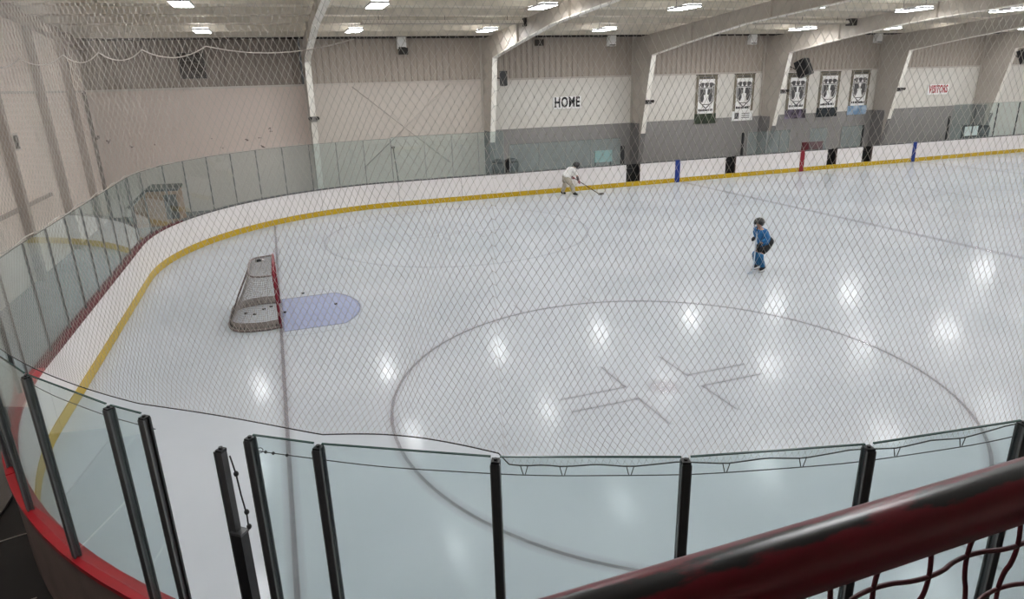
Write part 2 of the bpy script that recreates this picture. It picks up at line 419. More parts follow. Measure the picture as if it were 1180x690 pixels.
Mark().line((xb1, -YB+.1), (xb1, YB-.05), .26, .06).build('blue_line', mk_blue, ice, 'faint grey-blue line')
Mark().line((xb2, -YB+.1), (xb2, YB-.05), .26, .06).build('blue_line', mk_blue, ice, 'faint grey-blue line')
Mark().line((xr_, -YB+.1), (xr_, YB-.05), .26, .06).build('centre_line', mk_faint, ice, 'faint centre line')
FX, FY = 6.096, 6.706
for sy, mm, ml in ((-1, mk_circ, mk_red), (1, mk_faint, mk_faint)):
    k = Mark().ring((FX, sy*FY), 4.572, .10, .075)
    for ex in (-.876, .876):
        for ey in (-1, 1): 
            k.line((FX+ex, sy*FY+ey*4.50), (FX+ex, sy*FY+ey*5.10), .05, .025)
    k.build('faceoff_circle', mm, ice, 'faint faceoff circle')
    k = Mark().ring((FX, sy*FY), .15, .24, .1)
    f = .3048
    for sx in (-1, 1):
        for ey in (-1, 1):
            x0, y0 = FX + sx*2*f, sy*FY + ey*.75*f
            k.line((x0, y0), (x0 + sx*4*f, y0), .065, .045, .005).line((x0, y0), (x0, y0 + ey*3*f), .065, .045, .0055)
    k.build('faceoff_mark', ml, ice, 'faint faceoff spot with L shaped marks')
k = Mark().ring((xr_, 0), 4.572, .07, .04); k.build('centre_circle', mk_faint, ice)
k = Mark().ring((19.0 - 1.2, -FY), .15, .28, .05); k.build('neutral_spot', mk_faint, ice)
k = Mark().ring((19.0 - 1.2, FY), .15, .28, .05); k.build('neutral_spot', mk_faint, ice)
cr = [(0.05, -1.22), (1.37, -1.22)] + [(1.83*cos(t), 1.83*sin(t)) for t in np.linspace(-.72, .72, 15)] + [(1.37, 1.22), (.05, 1.22)]
cr = [(.05, -1.22 + 2.44*i/8) for i in range(8, 0, -1)] + [(.05+1.32*i/8, -1.22) for i in range(8)] + cr[2:-2] + [(1.37-1.32*i/8, 1.22) for i in range(8)]
Mark().fill(cr, .045).build('goal_crease', mk_crease, ice, 'pale blue goal crease')
Mark().line((.05, -1.5), (.6, -1.62), .04, .025).line((.6, -1.62), (1.5, -1.45), .035, .025).line((.1, 1.5), (1.6, 1.75), .03, .02).build('crease_outline', mk_faint, ice)

# ---- dasher boards: one thing per section
def boards(s0, s1, label, cap, group, stripe=None, cap_name='cap_rail'):
    m = P((s0+s1)/2, .05, 0)
    t = thing('dasher_board', label, 'rink board', m, group)
    e = .006
    a, b = s0 + e, s1 - e
    mb = MB(); strip(mb, a, b, 0, .02, .0, H - .02, 0); mb.build('white_panel', M['board'], t)
    mb = MB(); strip(mb, a, b, .02, .12, 0, H - .02, 0); mb.build('backing', M['board_out'], t)
    mb = MB(); strip(mb, a, b, -.014, -.001, .005, .215, 0); mb.build('kick_plate', M['kick'], t)
    mb = MB(); strip(mb, a, b, -.012, .145, H - .02, H + .025, 0); mb.build(cap_name, cap, t)
    if stripe:
        x, w, c, nm = stripe
        mb = MB(); strip(mb, xs(x - w/2), xs(x + w/2), -.022, -.016, .0, H - .02, 0)
        strip(mb, xs(x - w/2), xs(x + w/2), -.022, .148, H - .02, H + .03, 0); mb.build(nm, c, t)
    return t
gb = 'dasher boards around the rink'
for i, (a, b) in enumerate([(-6.5, -3.2), (-3.2, 0)]):
    boards(a, b, 'white dasher board on the near side under the red railing, %s past the near corner' % ('second', 'first')[i], M['cap_red'], gb)
for i in range(4):
    boards(ARC*i/4, ARC*(i+1)/4, 'red capped dasher board in the near corner curve, %s of four from the end boards' % ORD[3-i], M['cap_red'], gb)
for i in range(4):
    q = 2*CYF/4; boards(END0 + q*i, END0 + q*(i+1), 'straight end dasher board with maroon cap behind the goal, %s from the near corner' % ORD[i], M['cap_maroon'], gb)
for i in range(4):
    boards(END1 + ARC*i/4, END1 + ARC*(i+1)/4, 'curved white dasher board in the far left corner, %s from the end boards' % ORD[i], M['cap_maroon'] if i < 1 else M['cap_dark'], gb)
fx = [(5.181, 8.0), (8.0, 10.75), (10.75, 13.5), (13.5, 16.24), (17.0, 21.95), (22.58, 28.5), (29.16, 30.95), (31.66, 36.6), (36.6, 40.6), (40.6, 44.6), (44.6, 49.0)]
fl = ['just past the far left corner', 'second past the far left corner', 'behind the player in white', 'ending at the first open gateway', 'with a blue stripe between the first two gateways',
      'with a dark red centre stripe', 'short, between the two right hand gateways', 'with a blue stripe right of the last gateway', 'first right of the right blue striped board', 'second right of the right blue striped board', 'at the right edge of the photo']
for (a, b), l in zip(fx, fl):
    st = {17.0: (19.1, .28, M['blue'], 'blue_stripe'), 22.58: (26.8, .28, M['red'], 'red_stripe'), 31.66: (34.75, .28, M['blue'], 'blue_stripe')}.get(a)
    boards(xs(a), xs(b), 'white far side dasher board ' + l, M['cap_dark'], gb, st)
# low yellow sills that run across the open gateways
for (a, b), l in zip([(16.24, 17.0), (21.95, 22.58), (28.5, 29.16), (30.95, 31.66)], ['first', 'second', 'third', 'fourth']):
    mb = MB(); strip(mb, xs(a), xs(b), -.014, .1, 0, .215)
    tag(mb.build('gateway_sill', M['kick']), 'low yellow sill across the %s gateway from the left in the far boards' % l, 'sill', 'yellow gateway sills')
# dark door leaves folded back behind the gateways
for (a, b), l in zip([(16.24, 17.0), (21.95, 22.58), (28.5, 29.16), (30.95, 31.66)], ['first', 'second', 'third', 'fourth']):
    t = thing('bench_door', 'dark recessed bench gate behind the %s gap from the left in the far boards' % l, 'gate', ((a+b)/2, YB+.5, 0), 'dark bench gates')
    MB().bbox(a-.1, b+.1, YB+.42, YB+.46, 0, 1.0).build('door_panel', M['black'], t)
    MB().bbox(a-.1, a-.05, YB+.13, YB+.46, 0, 1.02).bbox(b+.05, b+.1, YB+.13, YB+.46, 0, 1.02).build('jamb', M['black'], t)
    MB().bar((a+.1, YB+.40, .8), (b-.1, YB+.40, .8), .03, .03).build('latch_bar', M['alu'], t)

# ---- glass panes and posts
gp_group, gq_group = 'tempered glass panes on the boards', 'metal posts holding the glass panes'
def pane(s0, s1, top, label, g=.03, off=GO):
    a, b = P(s0, off, 0), P(s1, off, 0); d = (b - a).normalized(); a = a + d*g; b = b - d*g
    t = thing('glass_screen', label, 'glass', ((a+b)/2).to_tuple()[:2] + (H,), gp_group)
    nn = Vector((-d.y, d.x, 0)) * .006
    z0, z1 = H + .027, top
    MB().prism([a - nn + Vector((0,0,z0)), b - nn + Vector((0,0,z0)), b + nn + Vector((0,0,z0)), a + nn + Vector((0,0,z0))], (0, 0, z1 - z0)).build('pane', M['glass'], t)
    MB().bar(a + Vector((0,0,z1+.005)), b + Vector((0,0,z1+.005)), .0125, .008).build('top_edge', M['glass_edge'], t)
    return t
def post(s, top, label, w=.055, dpt=.06, off=GO, m='alu', base=H + .026):
    p, nn = path(s); a = atan2(nn.y, nn.x); c = P(s, off, 0)
    t = thing('glass_post', label, 'post', (c.x, c.y, base), gq_group)
    R = Matrix.Rotation(a, 3, 'Z')
    mb = MB(); hh = top - base; zc = (top + base)/2
    for sg in (-1, 1):
        mb.box(c + R @ Vector((sg*(dpt/2 - .006), 0, zc)), (.012, w, hh), R=R)
        mb.box(c + R @ Vector((sg*(dpt/2 - .0005), 0, zc)), (.004, w*.35, hh), R=R)
    mb.box(c + R @ Vector((0, 0, zc)), (dpt - .02, w*.35, hh), R=R)
    mb.build('upright', M[m], t)
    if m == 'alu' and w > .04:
        hl_ = MB()
        for sg in (-1, 1): hl_.box(c + R @ Vector((dpt/2 - .004, sg*(w/2 - .001), zc)), (.014, .007, hh - .01), R=R)
        hl_.build('edge_highlight', M['edge_hl'], t)  # thin lighter strips painting a highlight along the post edges
    mb = MB().box(c + R @ Vector((0, 0, top + .006)), (dpt*.9, w*.9, .012), R=R).disc(c + Vector((0, 0, top + .012)), .012, .012, 10)
    mb.build('end_cap', M['black'] if m == 'alu' else M[m], t)
    return t
near_s = [th(d) for d in (274, 266.4, 258.9, 251.4, 243.9, 236.3, 232.95)]
nl = ['sixth', 'fifth', 'fourth', 'third', 'second', 'first']
for i in range(6):
    pane(near_s[i], near_s[i+1], GT, 'near corner glass pane right of the open gap, %s from the gap' % nl[i], g=.028)
nl7 = ['seventh', 'sixth', 'fifth', 'fourth', 'third', 'second', 'first']
for i in range(7):
    post(near_s[i], GT - .03, 'near corner glass post right of the open gap, %s from the gap' % nl7[i])
pane(-3.2, near_s[0], GT, 'near side glass pane under the red railing, beyond the corner curve')
left_s = [th(d) for d in (226.8, 224.3, 216.5, 208.8, 201.2, 193.6, 186.2)]
for i in range(6):
    pane(left_s[i], left_s[i+1], GT, 'near corner glass pane left of the open gap, %s from the gap' % ORD[i], g=.026)
for i in range(7):
    post(left_s[i], GT - .03, 'near corner glass post left of the open gap, %s from the gap' % ORD[i])
end_y = [-4.85 + 1.155*k for k in range(9)]
end_s = [END0 + (y - CYN) for y in end_y]; end_s[0] = END0 - .42
pane(left_s[-1], end_s[0], GT, 'last near corner glass pane before the straight end glass')
for i in range(8): pane(end_s[i], end_s[i+1], GT, 'end glass pane over the maroon capped boards, %s from the near corner' % ORD[i])
for i in range(9): post(end_s[i], GT - .02, 'thin post in the end glass behind the goal, %s from the near corner' % ORD[i], w=.022, dpt=.035, m='alu_m')
far_s = [END1 + RC*radians(k) for k in (1.5, 9.5, 19.6, 27.3, 35.2, 42.8, 50.4, 58.1, 65.8, 73.5, 81.2, 88.9)]
pane(end_s[-1], far_s[0], GT, 'glass pane where the end glass meets the far left corner', g=.015)
far_s = far_s[0:]
for i in range(len(far_s)-1): pane(far_s[i], far_s[i+1], GT, 'glass pane curving round the far left corner, %s from the end glass' % ORD[i], g=.015)
for i in range(len(far_s)): post(far_s[i], GT - .02, 'thin post in the far left corner glass, %s from the end glass' % ORD[i], w=.022, dpt=.035, m='alu_m')
side_x = [6.46, 7.67, 8.87, 10.05]
ss = [far_s[-1]] + [xs(x) for x in side_x]
for i in range(len(ss)-1): pane(ss[i], ss[i+1], GT + .05, 'tall far side glass pane against the white wall, %s past the corner' % ORD[i], g=.015)
for i in range(1, len(ss)): post(ss[i], GT + .03, 'thin post in the tall far side glass, %s past the corner' % ORD[i-1], w=.028, dpt=.04, m='alu_l')
low_x = [10.32, 11.76, 13.07, 14.4, 16.0]
for i in range(4): pane(xs(low_x[i]), xs(min(15.94, low_x[i+1])), 2.32, 'low far side glass pane before the first gateway, %s from the dark bins' % ORD[i], g=.015)
for i in range(4): post(xs(low_x[i]), 2.3, 'pale thin post in the low far side glass, %s from the dark bins' % ORD[i], w=.028, dpt=.04, m='alu_l')
post(xs(16.05), 1.95, 'padded black post left of the first gateway', w=.16, dpt=.1, m='black')
post(xs(22.95), 2.2, 'black post right of the second gateway', w=.1, dpt=.08, m='black')
pb = [23.25, 24.45, 25.3, 25.9]
for i, x in enumerate(pb): post(xs(x), 2.25 - .02*i, 'pale penalty box post left of the red stripe, %s from the second gateway' % ORD[i], w=.06 if i == 1 else .04, dpt=.05, m='alu_l')
for i in range(3): pane(xs(pb[i]), xs(pb[i+1]), 2.2, 'penalty box glass pane left of the red stripe, %s from the second gateway' % ORD[i], g=.02)
pc = [27.3, 28.45]; pd = [29.3, 30.8]
post(xs(29.35), 2.3, 'pale post just right of the third gateway', w=.04, m='alu_l'); post(xs(30.85), 2.2, 'black post just left of the fourth gateway', w=.07, m='black')
pane(xs(27.2), xs(28.4), 2.2, 'penalty box glass pane right of the red stripe'); pane(xs(29.35), xs(30.85), 2.2, 'glass pane between the third and fourth gateways')
post(xs(37.2), 2.4, 'black post left of the tall right hand glass', w=.1, m='black')
rx = [37.4, 39.2, 41.0, 42.8, 44.6, 46.4]
for i in range(5): pane(xs(rx[i]), xs(rx[i+1]), GT + .15, 'tall far side glass pane at the right edge, %s from the black post' % ORD[i], g=.02)
for i in range(1, 6): post(xs(rx[i]), GT + .1, 'thin post in the tall right hand glass, %s from the black post' % ORD[i-1], w=.035, m='alu')

# gate post standing alone in the open gap
s = th(231.1); p0, nn = path(s); a = atan2(nn.y, nn.x); c = P(s, GO, 0); R = Matrix.Rotation(a, 3, 'Z')
t = thing('latch_post', 'short black latch post with bungee cord standing alone in the open gap', 'post', (c.x, c.y, H+.026))
L = lambda x, y, z: c + R @ Vector((x, y, z))
MB().box(L(0, .02, 2.38), (.05, .045, .66), R=R).box(L(0, -.03, 1.9), (.03, .012, 1.6), R=R).build('upper_bar', M['alu'], t)
MB().box(L(0, .045, 1.58), (.075, .085, .96), R=R).build('lower_sleeve', M['black'], t)
MB().box(L(0, .045, 2.07), (.08, .1, .02), R=R).build('sleeve_collar', M['alu'], t)
MB().box(L(0, .02, 2.715), (.05, .05, .02), R=R).disc(L(0, .02, 2.725), .014, .015, 10).build('top_cap', M['black'], t)
MB().tube([L(-.03, .055, 2.66), L(-.035, .075, 2.52), L(-.035, .085, 2.36), L(-.03, .11, 2.2), L(-.03, .105, 2.08)], .006, 6).build('bungee_cord', M['black'], t)
for z, y in ((2.52, .075), (2.22, .107), (2.10, .105)): MB().ball(L(-.036, y, z), (.018, .018, .022), n=8, m=6).build('knot', M['black'], t)

# cable, hooks under the near glass
def cable(s0, s1, z, label, name='support_cable'):
    n = 40
    return tag(MB().tube([P(s0 + (s1-s0)*i/n, GO - .062, z + .002*sin(i*.9)) for i in range(n+1)], .0035, 5).build(name, M['cable']), label, 'cable')
near_cable = cable(th(270), th(232.4), GT - .155, 'thin steel cable strung below the near glass tops right of the gap')
cable(th(226.8), th(200), GT - .15, 'thin steel cable strung below the near glass tops left of the gap')
t = near_cable
MB().tube([P(th(233.0) , GO-.062, GT-.15) + Vector((.02*cos(k*pi/5), 0, .02*sin(k*pi/5))) for k in range(10)], .003, 5, closed=True).build('eye_bolt', M['alu'], t)
for k, d in enumerate((233.3, 233.7, 234.4)): MB().ball(P(th(d), GO-.062, GT-.155), .011, n=8, m=6).build('clamp', M['black'], t)

# ---- netting
def wob(s, z):
    a = .030*sin(1.7*s + .8*z) + .022*sin(3.1*s - 1.3*z + 1) + .014*sin(6.3*s + 2.1*z)
    b = .03*sin(.9*z + .7*s) + .02*sin(2.3*z - 1.9*s)
    # a gathered fold hanging in the near corner
    f = math.exp(-((s - th(241.5) - .12*(z-3)) / .28)**2)
    a += f * .022*sin(9*(s - th(241.5)) + 4*z)
    return a, b
def net(name, s0, s1, zb, zt, off, m, label, w=.042, h=.075, r=.00115, amp=1.0):
    ncol = int((s1 - s0) / w); nrow = int((zt - 2.7) / (h/2))
    nodes = {}
    import functools
    V = []; F = []
    def pt(i, j):
        key = (i, j)
        if key in nodes: return nodes[key]
        s = s0 + (i + .5*(j % 2)) * w
        k = j / nrow
        z = zb(s) + (zt - zb(s)) * k
        a, b = wob(s, z); e = amp * min(1, j/6.) * min(1, (nrow - j)/10.)
        q = P(min(max(s + a*e*.9, s0), s1), off + .6*b*e + .35*a*e, z + .3*b*e)
        nodes[key] = q; return q
    def seg(a, b):
        d = (b - a); d.normalize(); x = d.cross(Vector((.31, .2, .93))).normalized(); y = d.cross(x)
        o = len(V)
        for q in (a, b):
            for k in range(3):
                t = 2*pi*k/3; V.append(q + (x*cos(t) + y*sin(t))*r)
        for k in range(3): F.append((o+k, o+(k+1) % 3, o+3+(k+1) % 3, o+3+k))
    def knot(c, q):
        o = len(V)
        for d in ((q,0,0),(-q,0,0),(0,q,0),(0,-q,0),(0,0,1.7*q),(0,0,-1.7*q)): V.append(c + Vector(d))
        for d in ((0,2,4),(2,1,4),(1,3,4),(3,0,4),(2,0,5),(1,2,5),(3,1,5),(0,3,5)): F.append(tuple(o+k for k in d))
    for j in range(nrow):
        for i in range(ncol):
            a = pt(i, j); (r > .001) and knot(a, r*2.1)
            if j % 2 == 0: seg(a, pt(i, j+1)); (i > 0) and seg(a, pt(i-1, j+1))
            else: seg(a, pt(i, j+1)); (i < ncol-1) and seg(a, pt(i+1, j+1))
    me = bpy.data.meshes.new(name); me.from_pydata([v.to_tuple() for v in V], [], F); me.materials.append(m)
    o = bpy.data.objects.new(name, me); C.objects.link(o)
    return o
HOOK = [th(d) for d in (245.0, 246.6, 249.3, 253.2, 256.4, 260.6, 263.8)]
def zb_near(s):
    d = 270 - math.degrees(s / RC)
    if d > 251.4 + 100: return 2.8
    if d >= 244.2:
        # scallops between the hooks on the cable
        q = min(abs(s - hk) for hk in HOOK); return GT - .095 + min(.03, .09*q)
    if d >= 236.3: u = (d - 236.3)/(244.2 - 236.3); return GT + .03 + .055*sin(pi*u) - .05*u*u
    if d >= 226: return GT + .03 + .035*sin(pi*(d - 226)/10.3)
    return GT + .03
ZT = 6.95
nn1 = thing('safety_net', 'pale diamond mesh safety net hanging in front of the camera above the near glass', 'net', P(th(245), .05, GT))
o = net('netting', -3.0, END0, zb_near, ZT, GO - .065, M['net'], '')
o.parent = nn1; o.matrix_parent_inverse = Matrix.Translation(nn1.location).inverted()
n = 260
MB().tube([P(-3.0 + (END0 + 3.0)*i/n, GO - .066, zb_near(-3.0 + (END0 + 3.0)*i/n)) for i in range(n+1)], .0045, 5).build('border_rope', M['rope_dark'], nn1)
for hk in HOOK:
    b = P(hk, GO-.066, GT - .095); q, nv = path(hk); tv = Vector((-nv.y, nv.x, 0))
    MB().tube([b - tv*.022, b + Vector((0, 0, -.062)) - tv*.006, b + Vector((0,0,-.062)) + tv*.006, b + tv*.022], .0032, 5).build('net_hook', M['cable'], nn1)
# scalloped lacing rope along a seam high in the net
nod = [th(d) for d in (217.5, 220.2, 223.2, 226.2, 228.3, 230.6, 233.6, 239.5)]
pts = []
for a, b in zip(nod[1:][::-1], nod[:-1][::-1]):
    for k in range(12):
        u = k/12; sg = a + (b-a)*u; pts.append(P(sg, GO - .07, 5.23 - .05*4*u*(1-u)))
MB().tube(pts, .003, 5).build('lacing_rope', M['rope'], nn1)
nn2 = thing('safety_net', 'dim diamond mesh safety net hanging above the end glass behind the goal', 'net', P(END0 + 4, .05, GT))
o = net('netting', END0, END1 + ARC*.715, lambda s: GT + .02 + .02*sin(4*s), ZT, GO + .04, M['net_far'], '', r=.0009, amp=.8)
o.parent = nn2; o.matrix_parent_inverse = Matrix.Translation(nn2.location).inverted()
n = 200
MB().tube([P(END0 + (END1 + ARC*.715 - END0)*i/n, GO + .04, GT + .02 + .02*sin(4*(END0 + (END1 + ARC*.715 - END0)*i/n))) for i in range(n+1)], .012, 5).build('border_rope', M['rope'], nn2)

# ------------------------------------------------------------------ building shell
XE = 62.0; YN = -19.5
def roof(y): return 7.12 + (WY - abs(y)) * .066 if True else 0
struct(MB().bbox(WX-.2, XE, YN, WY+.2, -.25, -.03).build('floor', M['floor']))
struct(MB().bbox(WX, XL-.13, -8.0, WY, -.03, 0.0).build('floor_walkway', M['floor_end']))
fb = MB()
struct(MB().bbox(WX, XE, YB+.13, WY, -.03, 0.0).build('floor_bench', M['floor_end']))
# thin seam lines on the near rubber floor
mb = MB()
for q in range(6): mb.bar((-6.4, -7.9 - q*1.4, -.024), (-2.6, -7.05 - q*1.4, -.024), .012, .008)
struct(mb.build('trim_1', M['girt']))
struct(MB().bbox(WX-.2, XE, WY, WY+.2, -.03, 5.12).build('wall_back', M['wall_back']))
def corrug(x0, x1, y, z0, z1, m, name, axis='x', pitch=.3, depth=.035):
    vs = []; fs = []; n = int((x1-x0)/pitch)
    prof = []
    for i in range(n):
        b = x0 + i*pitch; prof += [(b, 0), (b+pitch*.42, 0), (b+pitch*.55, depth), (b+pitch*.87, depth)]
    prof.append((x0+n*pitch, 0))
    for q, d in prof:
        for z in (z0, z1): vs.append((q, y - d, z) if axis == 'x' else (y + d, q, z))
    for i in range(len(prof)-1): fs.append((2*i, 2*i+2, 2*i+3, 2*i+1))
    return struct(MB().add(vs, fs).build(name, m))
corrug(WX, 2.1, WY, 5.12, 7.2, M['metal_wall_shade'], 'wall_back_upper')
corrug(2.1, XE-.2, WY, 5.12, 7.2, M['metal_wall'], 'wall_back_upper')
struct(MB().bbox(WX, XE, WY-.1, WY, 5.08, 5.16).build('trim_2', M['girt']))
struct(MB().bbox(WX, XE, WY-.16, WY, 7.0, 7.14).build('eave_shadow_strip', M['dark']))  # dark strip painting the shadow line where roof meets wall
struct(MB().bbox(WX-.2, WX, YN, WY+.2, -.03, 5.12).build('wall_left', M['wall_left']))
corrug(YN, WY, WX, 5.12, 8.3, M['wall_left'], 'wall_left_upper', 'y')
struct(MB().bbox(WX, WX+.06, YN, WY, 5.08, 5.15).build('trim_4', M['girt']))
struct(MB().bbox(WX, WX+.08, -8, 9.0, 2.0, 2.1).build('trim_5', M['frame_left']))
struct(MB().bbox(XE, XE+.2, YN, WY, 0, 8.4).build('wall_right', M['wall_left']))
struct(MB().bbox(WX-.2, XE, YN-.2, YN, 0, 7.4).build('wall_front', M['wall_left']))
mb = MB()
for y0, y1 in ((WY+.2, 0), (0, YN-.2)):
    mb.add([(WX-.2, y0, roof(y0)), (XE, y0, roof(y0)), (XE, y1, roof(y1)), (WX-.2, y1, roof(y1)), (WX-.2, y0, roof(y0)+.1), (XE, y0, roof(y0)+.1), (XE, y1, roof(y1)+.1), (WX-.2, y1, roof(y1)+.1)],
           [(0,1,2,3),(4,7,6,5),(0,4,5,1),(1,5,6,2),(2,6,7,3),(3,7,4,0)])
struct(mb.build('ceiling', M['ceil'], recalc=False))
for y in (14.6, 13.1, 11.2, 9.4, 7.6, 5.0, 3.2, 1.4, -1.4, -4, -7, -10, -13):
    z = roof(y)
    struct(MB().bbox(WX, XE, y-.03, y+.03, z-.22, z-.01).bbox(WX, XE, y-.03, y+.06, z-.235, z-.22).build('ceiling_purlin', M['purlin']))
# rigid frames: tapered column plus rafter
LOW = [(14.15, 6.05), (11.0, 6.47), (7.5, 6.88), (2.5, 7.15), (0, 7.32)]
for k, x in enumerate((2.1, 10.15, 18.25, 26.45, 34.75, 43.2, 51.5)):
    w = .012; fw = .12
    col = [(15.42, 0), (15.0, 2.0), (14.15, 6.05)]
    web = [(x-w, y, z) for y, z in [(WY, 0)] + col + LOW[1:] + [(0, roof(0)-.23)] + [(WY-.3, roof(WY)-.2), (WY, roof(WY)-.2)]]
    o = struct(MB().prism(web, (2*w, 0, 0)).build('steel_frame', M['frame_web']))
    fm = MB()
    for (y0, z0), (y1, z1) in zip(col[:-1], col[1:]): fm.bar((x, y0, max(z0, .0)), (x, y1, z1), 2*fw, .03, up=(0, 1, 0))
    fm.build('front_flange', M['frame'], o)
    fm = MB()
    for (y0, z0), (y1, z1) in zip(LOW[:-1], LOW[1:]): fm.bar((x, y0, z0), (x, y1, z1), 2*fw, .03)
    fm.build('rafter_flange', M['frame'], o)
    if k > 0:
        lf = MB(); zc = 2.3
        lf.bar((x, 15.40, 0), (x, 15.42 - .21*zc - .02, zc), 2*fw+.02, .04, up=(0, 1, 0)); lf.bbox(x-.02, x+.02, 15.3, WY, 0, 2.78); lf.build('grey_base', M['grey_paint'], o)
    fm = MB()
    for q in (11.0, 6.0): 
        zl = np.interp(q, [0, 2.5, 7.5, 11, 14.15], [7.32, 7.15, 6.88, 6.47, 6.05]); fm.bbox(x-.1, x+.1, q-.008, q+.008, zl, roof(q)-.2)
    fm.bbox(x-fw, x+fw, WY-.12, WY-.1, 2.8 if k else 0, 7.0)
    fm.build('stiffener', M['frame_web'], o)
# rods bracing the second bay
struct(MB().tube([(4.0, WY-.12, 5.0), (8.3, WY-.12, 1.4)], .02, 6).tube([(8.5, WY-.14, 5.0), (4.2, WY-.14, 1.4)], .02, 6).build('wall_brace', M['girt']))
# end frames on the left wall
for y in (13.6, 10.1, 6.1, 2.1, -1.9, -5.9):
    struct(MB().bbox(WX, WX+.24, y-.012, y+.012, 0, roof(y)-.3).bbox(WX+.22, WX+.25, y-.11, y+.11, 0, roof(y)-.3).build('end_column', M['frame_left']))
o = MB()
for y0, y1 in ((WY, 0), (0, YN)): o.bar((WX+.25, y0, roof(y0)-.3), (WX+.25, y1, roof(y1)-.3), .3, .34)
struct(o.build('end_beam', M['frame_left']))
for y in (12.9,): struct(MB().bbox(WX, WX+.12, y+2.9, y+3.0, 0, 5.1).build('trim_6', M['dark']))
# viewing platform under the camera
struct(MB().bbox(-3, 6, YN, -15.10, 3.75, 3.9).build('floor_platform', M['floor_end']))

# ------------------------------------------------------------------ ceiling lights
def fixture(x, y, z, label, group):
    t = thing('ceiling_light', label, 'light', (x, y, z), group)
    MB().bbox(x-.27, x+.27, y-.66, y+.66, z+.004, z+.07).bbox(x-.09, x+.09, y-.25, y+.25, z+.07, z+.12).build('housing', M['housing'], t)
    MB().bbox(x-.25, x+.25, y-.64, y-.28, z+.071, z+.078).bbox(x-.25, x+.25, y+.28, y+.64, z+.071, z+.078).build('added_uplight', M['upglow'], t)  # glowing panels added on the housing top to light the ceiling
    MB().bbox(x-.245, x+.245, y-.635, y+.635, z-.006, z+.003).build('diffuser', M['diffuser'], t)
    zr = roof(y)
    for sy in (-.5, .5): MB().tube([(x, y+sy, z+.06), (x, y+sy, zr)], .008, 5).build('hanger', M['dark'], t)
for y, z, rn in ((11.9, 7.0, 'back'), (5.9, 7.25, 'front'), (-.2, 7.45, 'centre'), (-6.2, 7.25, 'near'), (-12.2, 7.12, 'rear')):  # near and rear rows are unseen, continued from the grid for their light
    for k in range(12):
        x = -1.5 + 5.3*k
        if rn in ('back', 'front'): lab = 'glowing white ceiling light panel in the %s visible row, %s from the left' % ('lower' if rn == 'back' else 'upper', ORD[k]); gr = 'ceiling light panels'
        else: lab = 'glowing ceiling light panel above the near ice, out of direct view'; gr = 'ceiling lights above the near ice'
        fixture(x, y, z, lab, gr)
# radiant tube heaters
for x0, x1, y, l in ((3.9, 10.0, 10.2, 'long pale tube heater under the ceiling left of the second frame'), (20.8, 26.0, 10.2, 'long pale tube heater under the ceiling above the banners')):
    z = 7.12; t = thing('tube_heater', l, 'heater', (x0, y, z), 'tube heaters')
    MB().prism([(x0, y-.16, z), (x0, y-.07, z+.12), (x0, y+.07, z+.12), (x0, y+.16, z), (x0, y+.06, z+.1), (x0, y-.06, z+.1)], (x1-x0, 0, 0)).build('reflector', M['frame'], t)
    MB().tube([(x0-.05, y, z+.02), (x1+.1, y, z+.02)], .05, 10).build('tube', M['girt'], t)
    MB().bbox(x1+.05, x1+.45, y-.14, y+.14, z-.1, z+.2).build('burner_box', M['dark'], t)
    for q in (x0+.6, (x0+x1)/2, x1-.6): MB().tube([(q, y, z+.1), (q, y, roof(y))], .01, 5).build('hanger', M['dark'], t)

# ------------------------------------------------------------------ things on the walls and frames
def text(body, x, y, z, size, m, parent, name='lettering', sx=1.0, bold=.0):
    cu = bpy.data.curves.new(name, 'FONT'); cu.body = body; cu.size = size; cu.align_x = 'CENTER'; cu.align_y = 'CENTER'; cu.extrude = .004; cu.offset = bold; cu.space_character = 1.12
    o = bpy.data.objects.new(name, cu); C.objects.link(o)
    dg = bpy.context.evaluated_depsgraph_get(); me = bpy.data.meshes.new_from_object(o.evaluated_get(dg)); bpy.data.objects.remove(o)
    me.materials.clear(); me.materials.append(m)
    o = bpy.data.objects.new(name, me); C.objects.link(o)
    o.parent = parent; o.matrix_parent_inverse = Matrix.Translation(parent.location).inverted()
    o.location = (x, y, z); o.rotation_euler = (pi/2, 0, 0); o.scale = (sx, 1, 1)
    return o
def sign(body, x0, x1, z0, z1, m, label, size, sx, bold):
    t = thing('wall_sign', label, 'sign', ((x0+x1)/2, WY-.06, z0))
    MB().bbox(x0, x1, WY-.06, WY-.02, z0, z1).build('sign_board', M['white'], t)
    text(body, (x0+x1)/2, WY-.064, (z0+z1)/2, size, m, t, sx=sx, bold=bold)
sign('HOME', 13.78, 15.32, 3.64, 4.22, M['ink'], 'white wall sign reading HOME in black capitals', 0.66, .70, .02)
sign('VISITORS', 38.95, 40.7, 3.50, 4.1, M['ink_red'], 'white wall sign reading VISITORS in red capitals', .62, .56, .02)

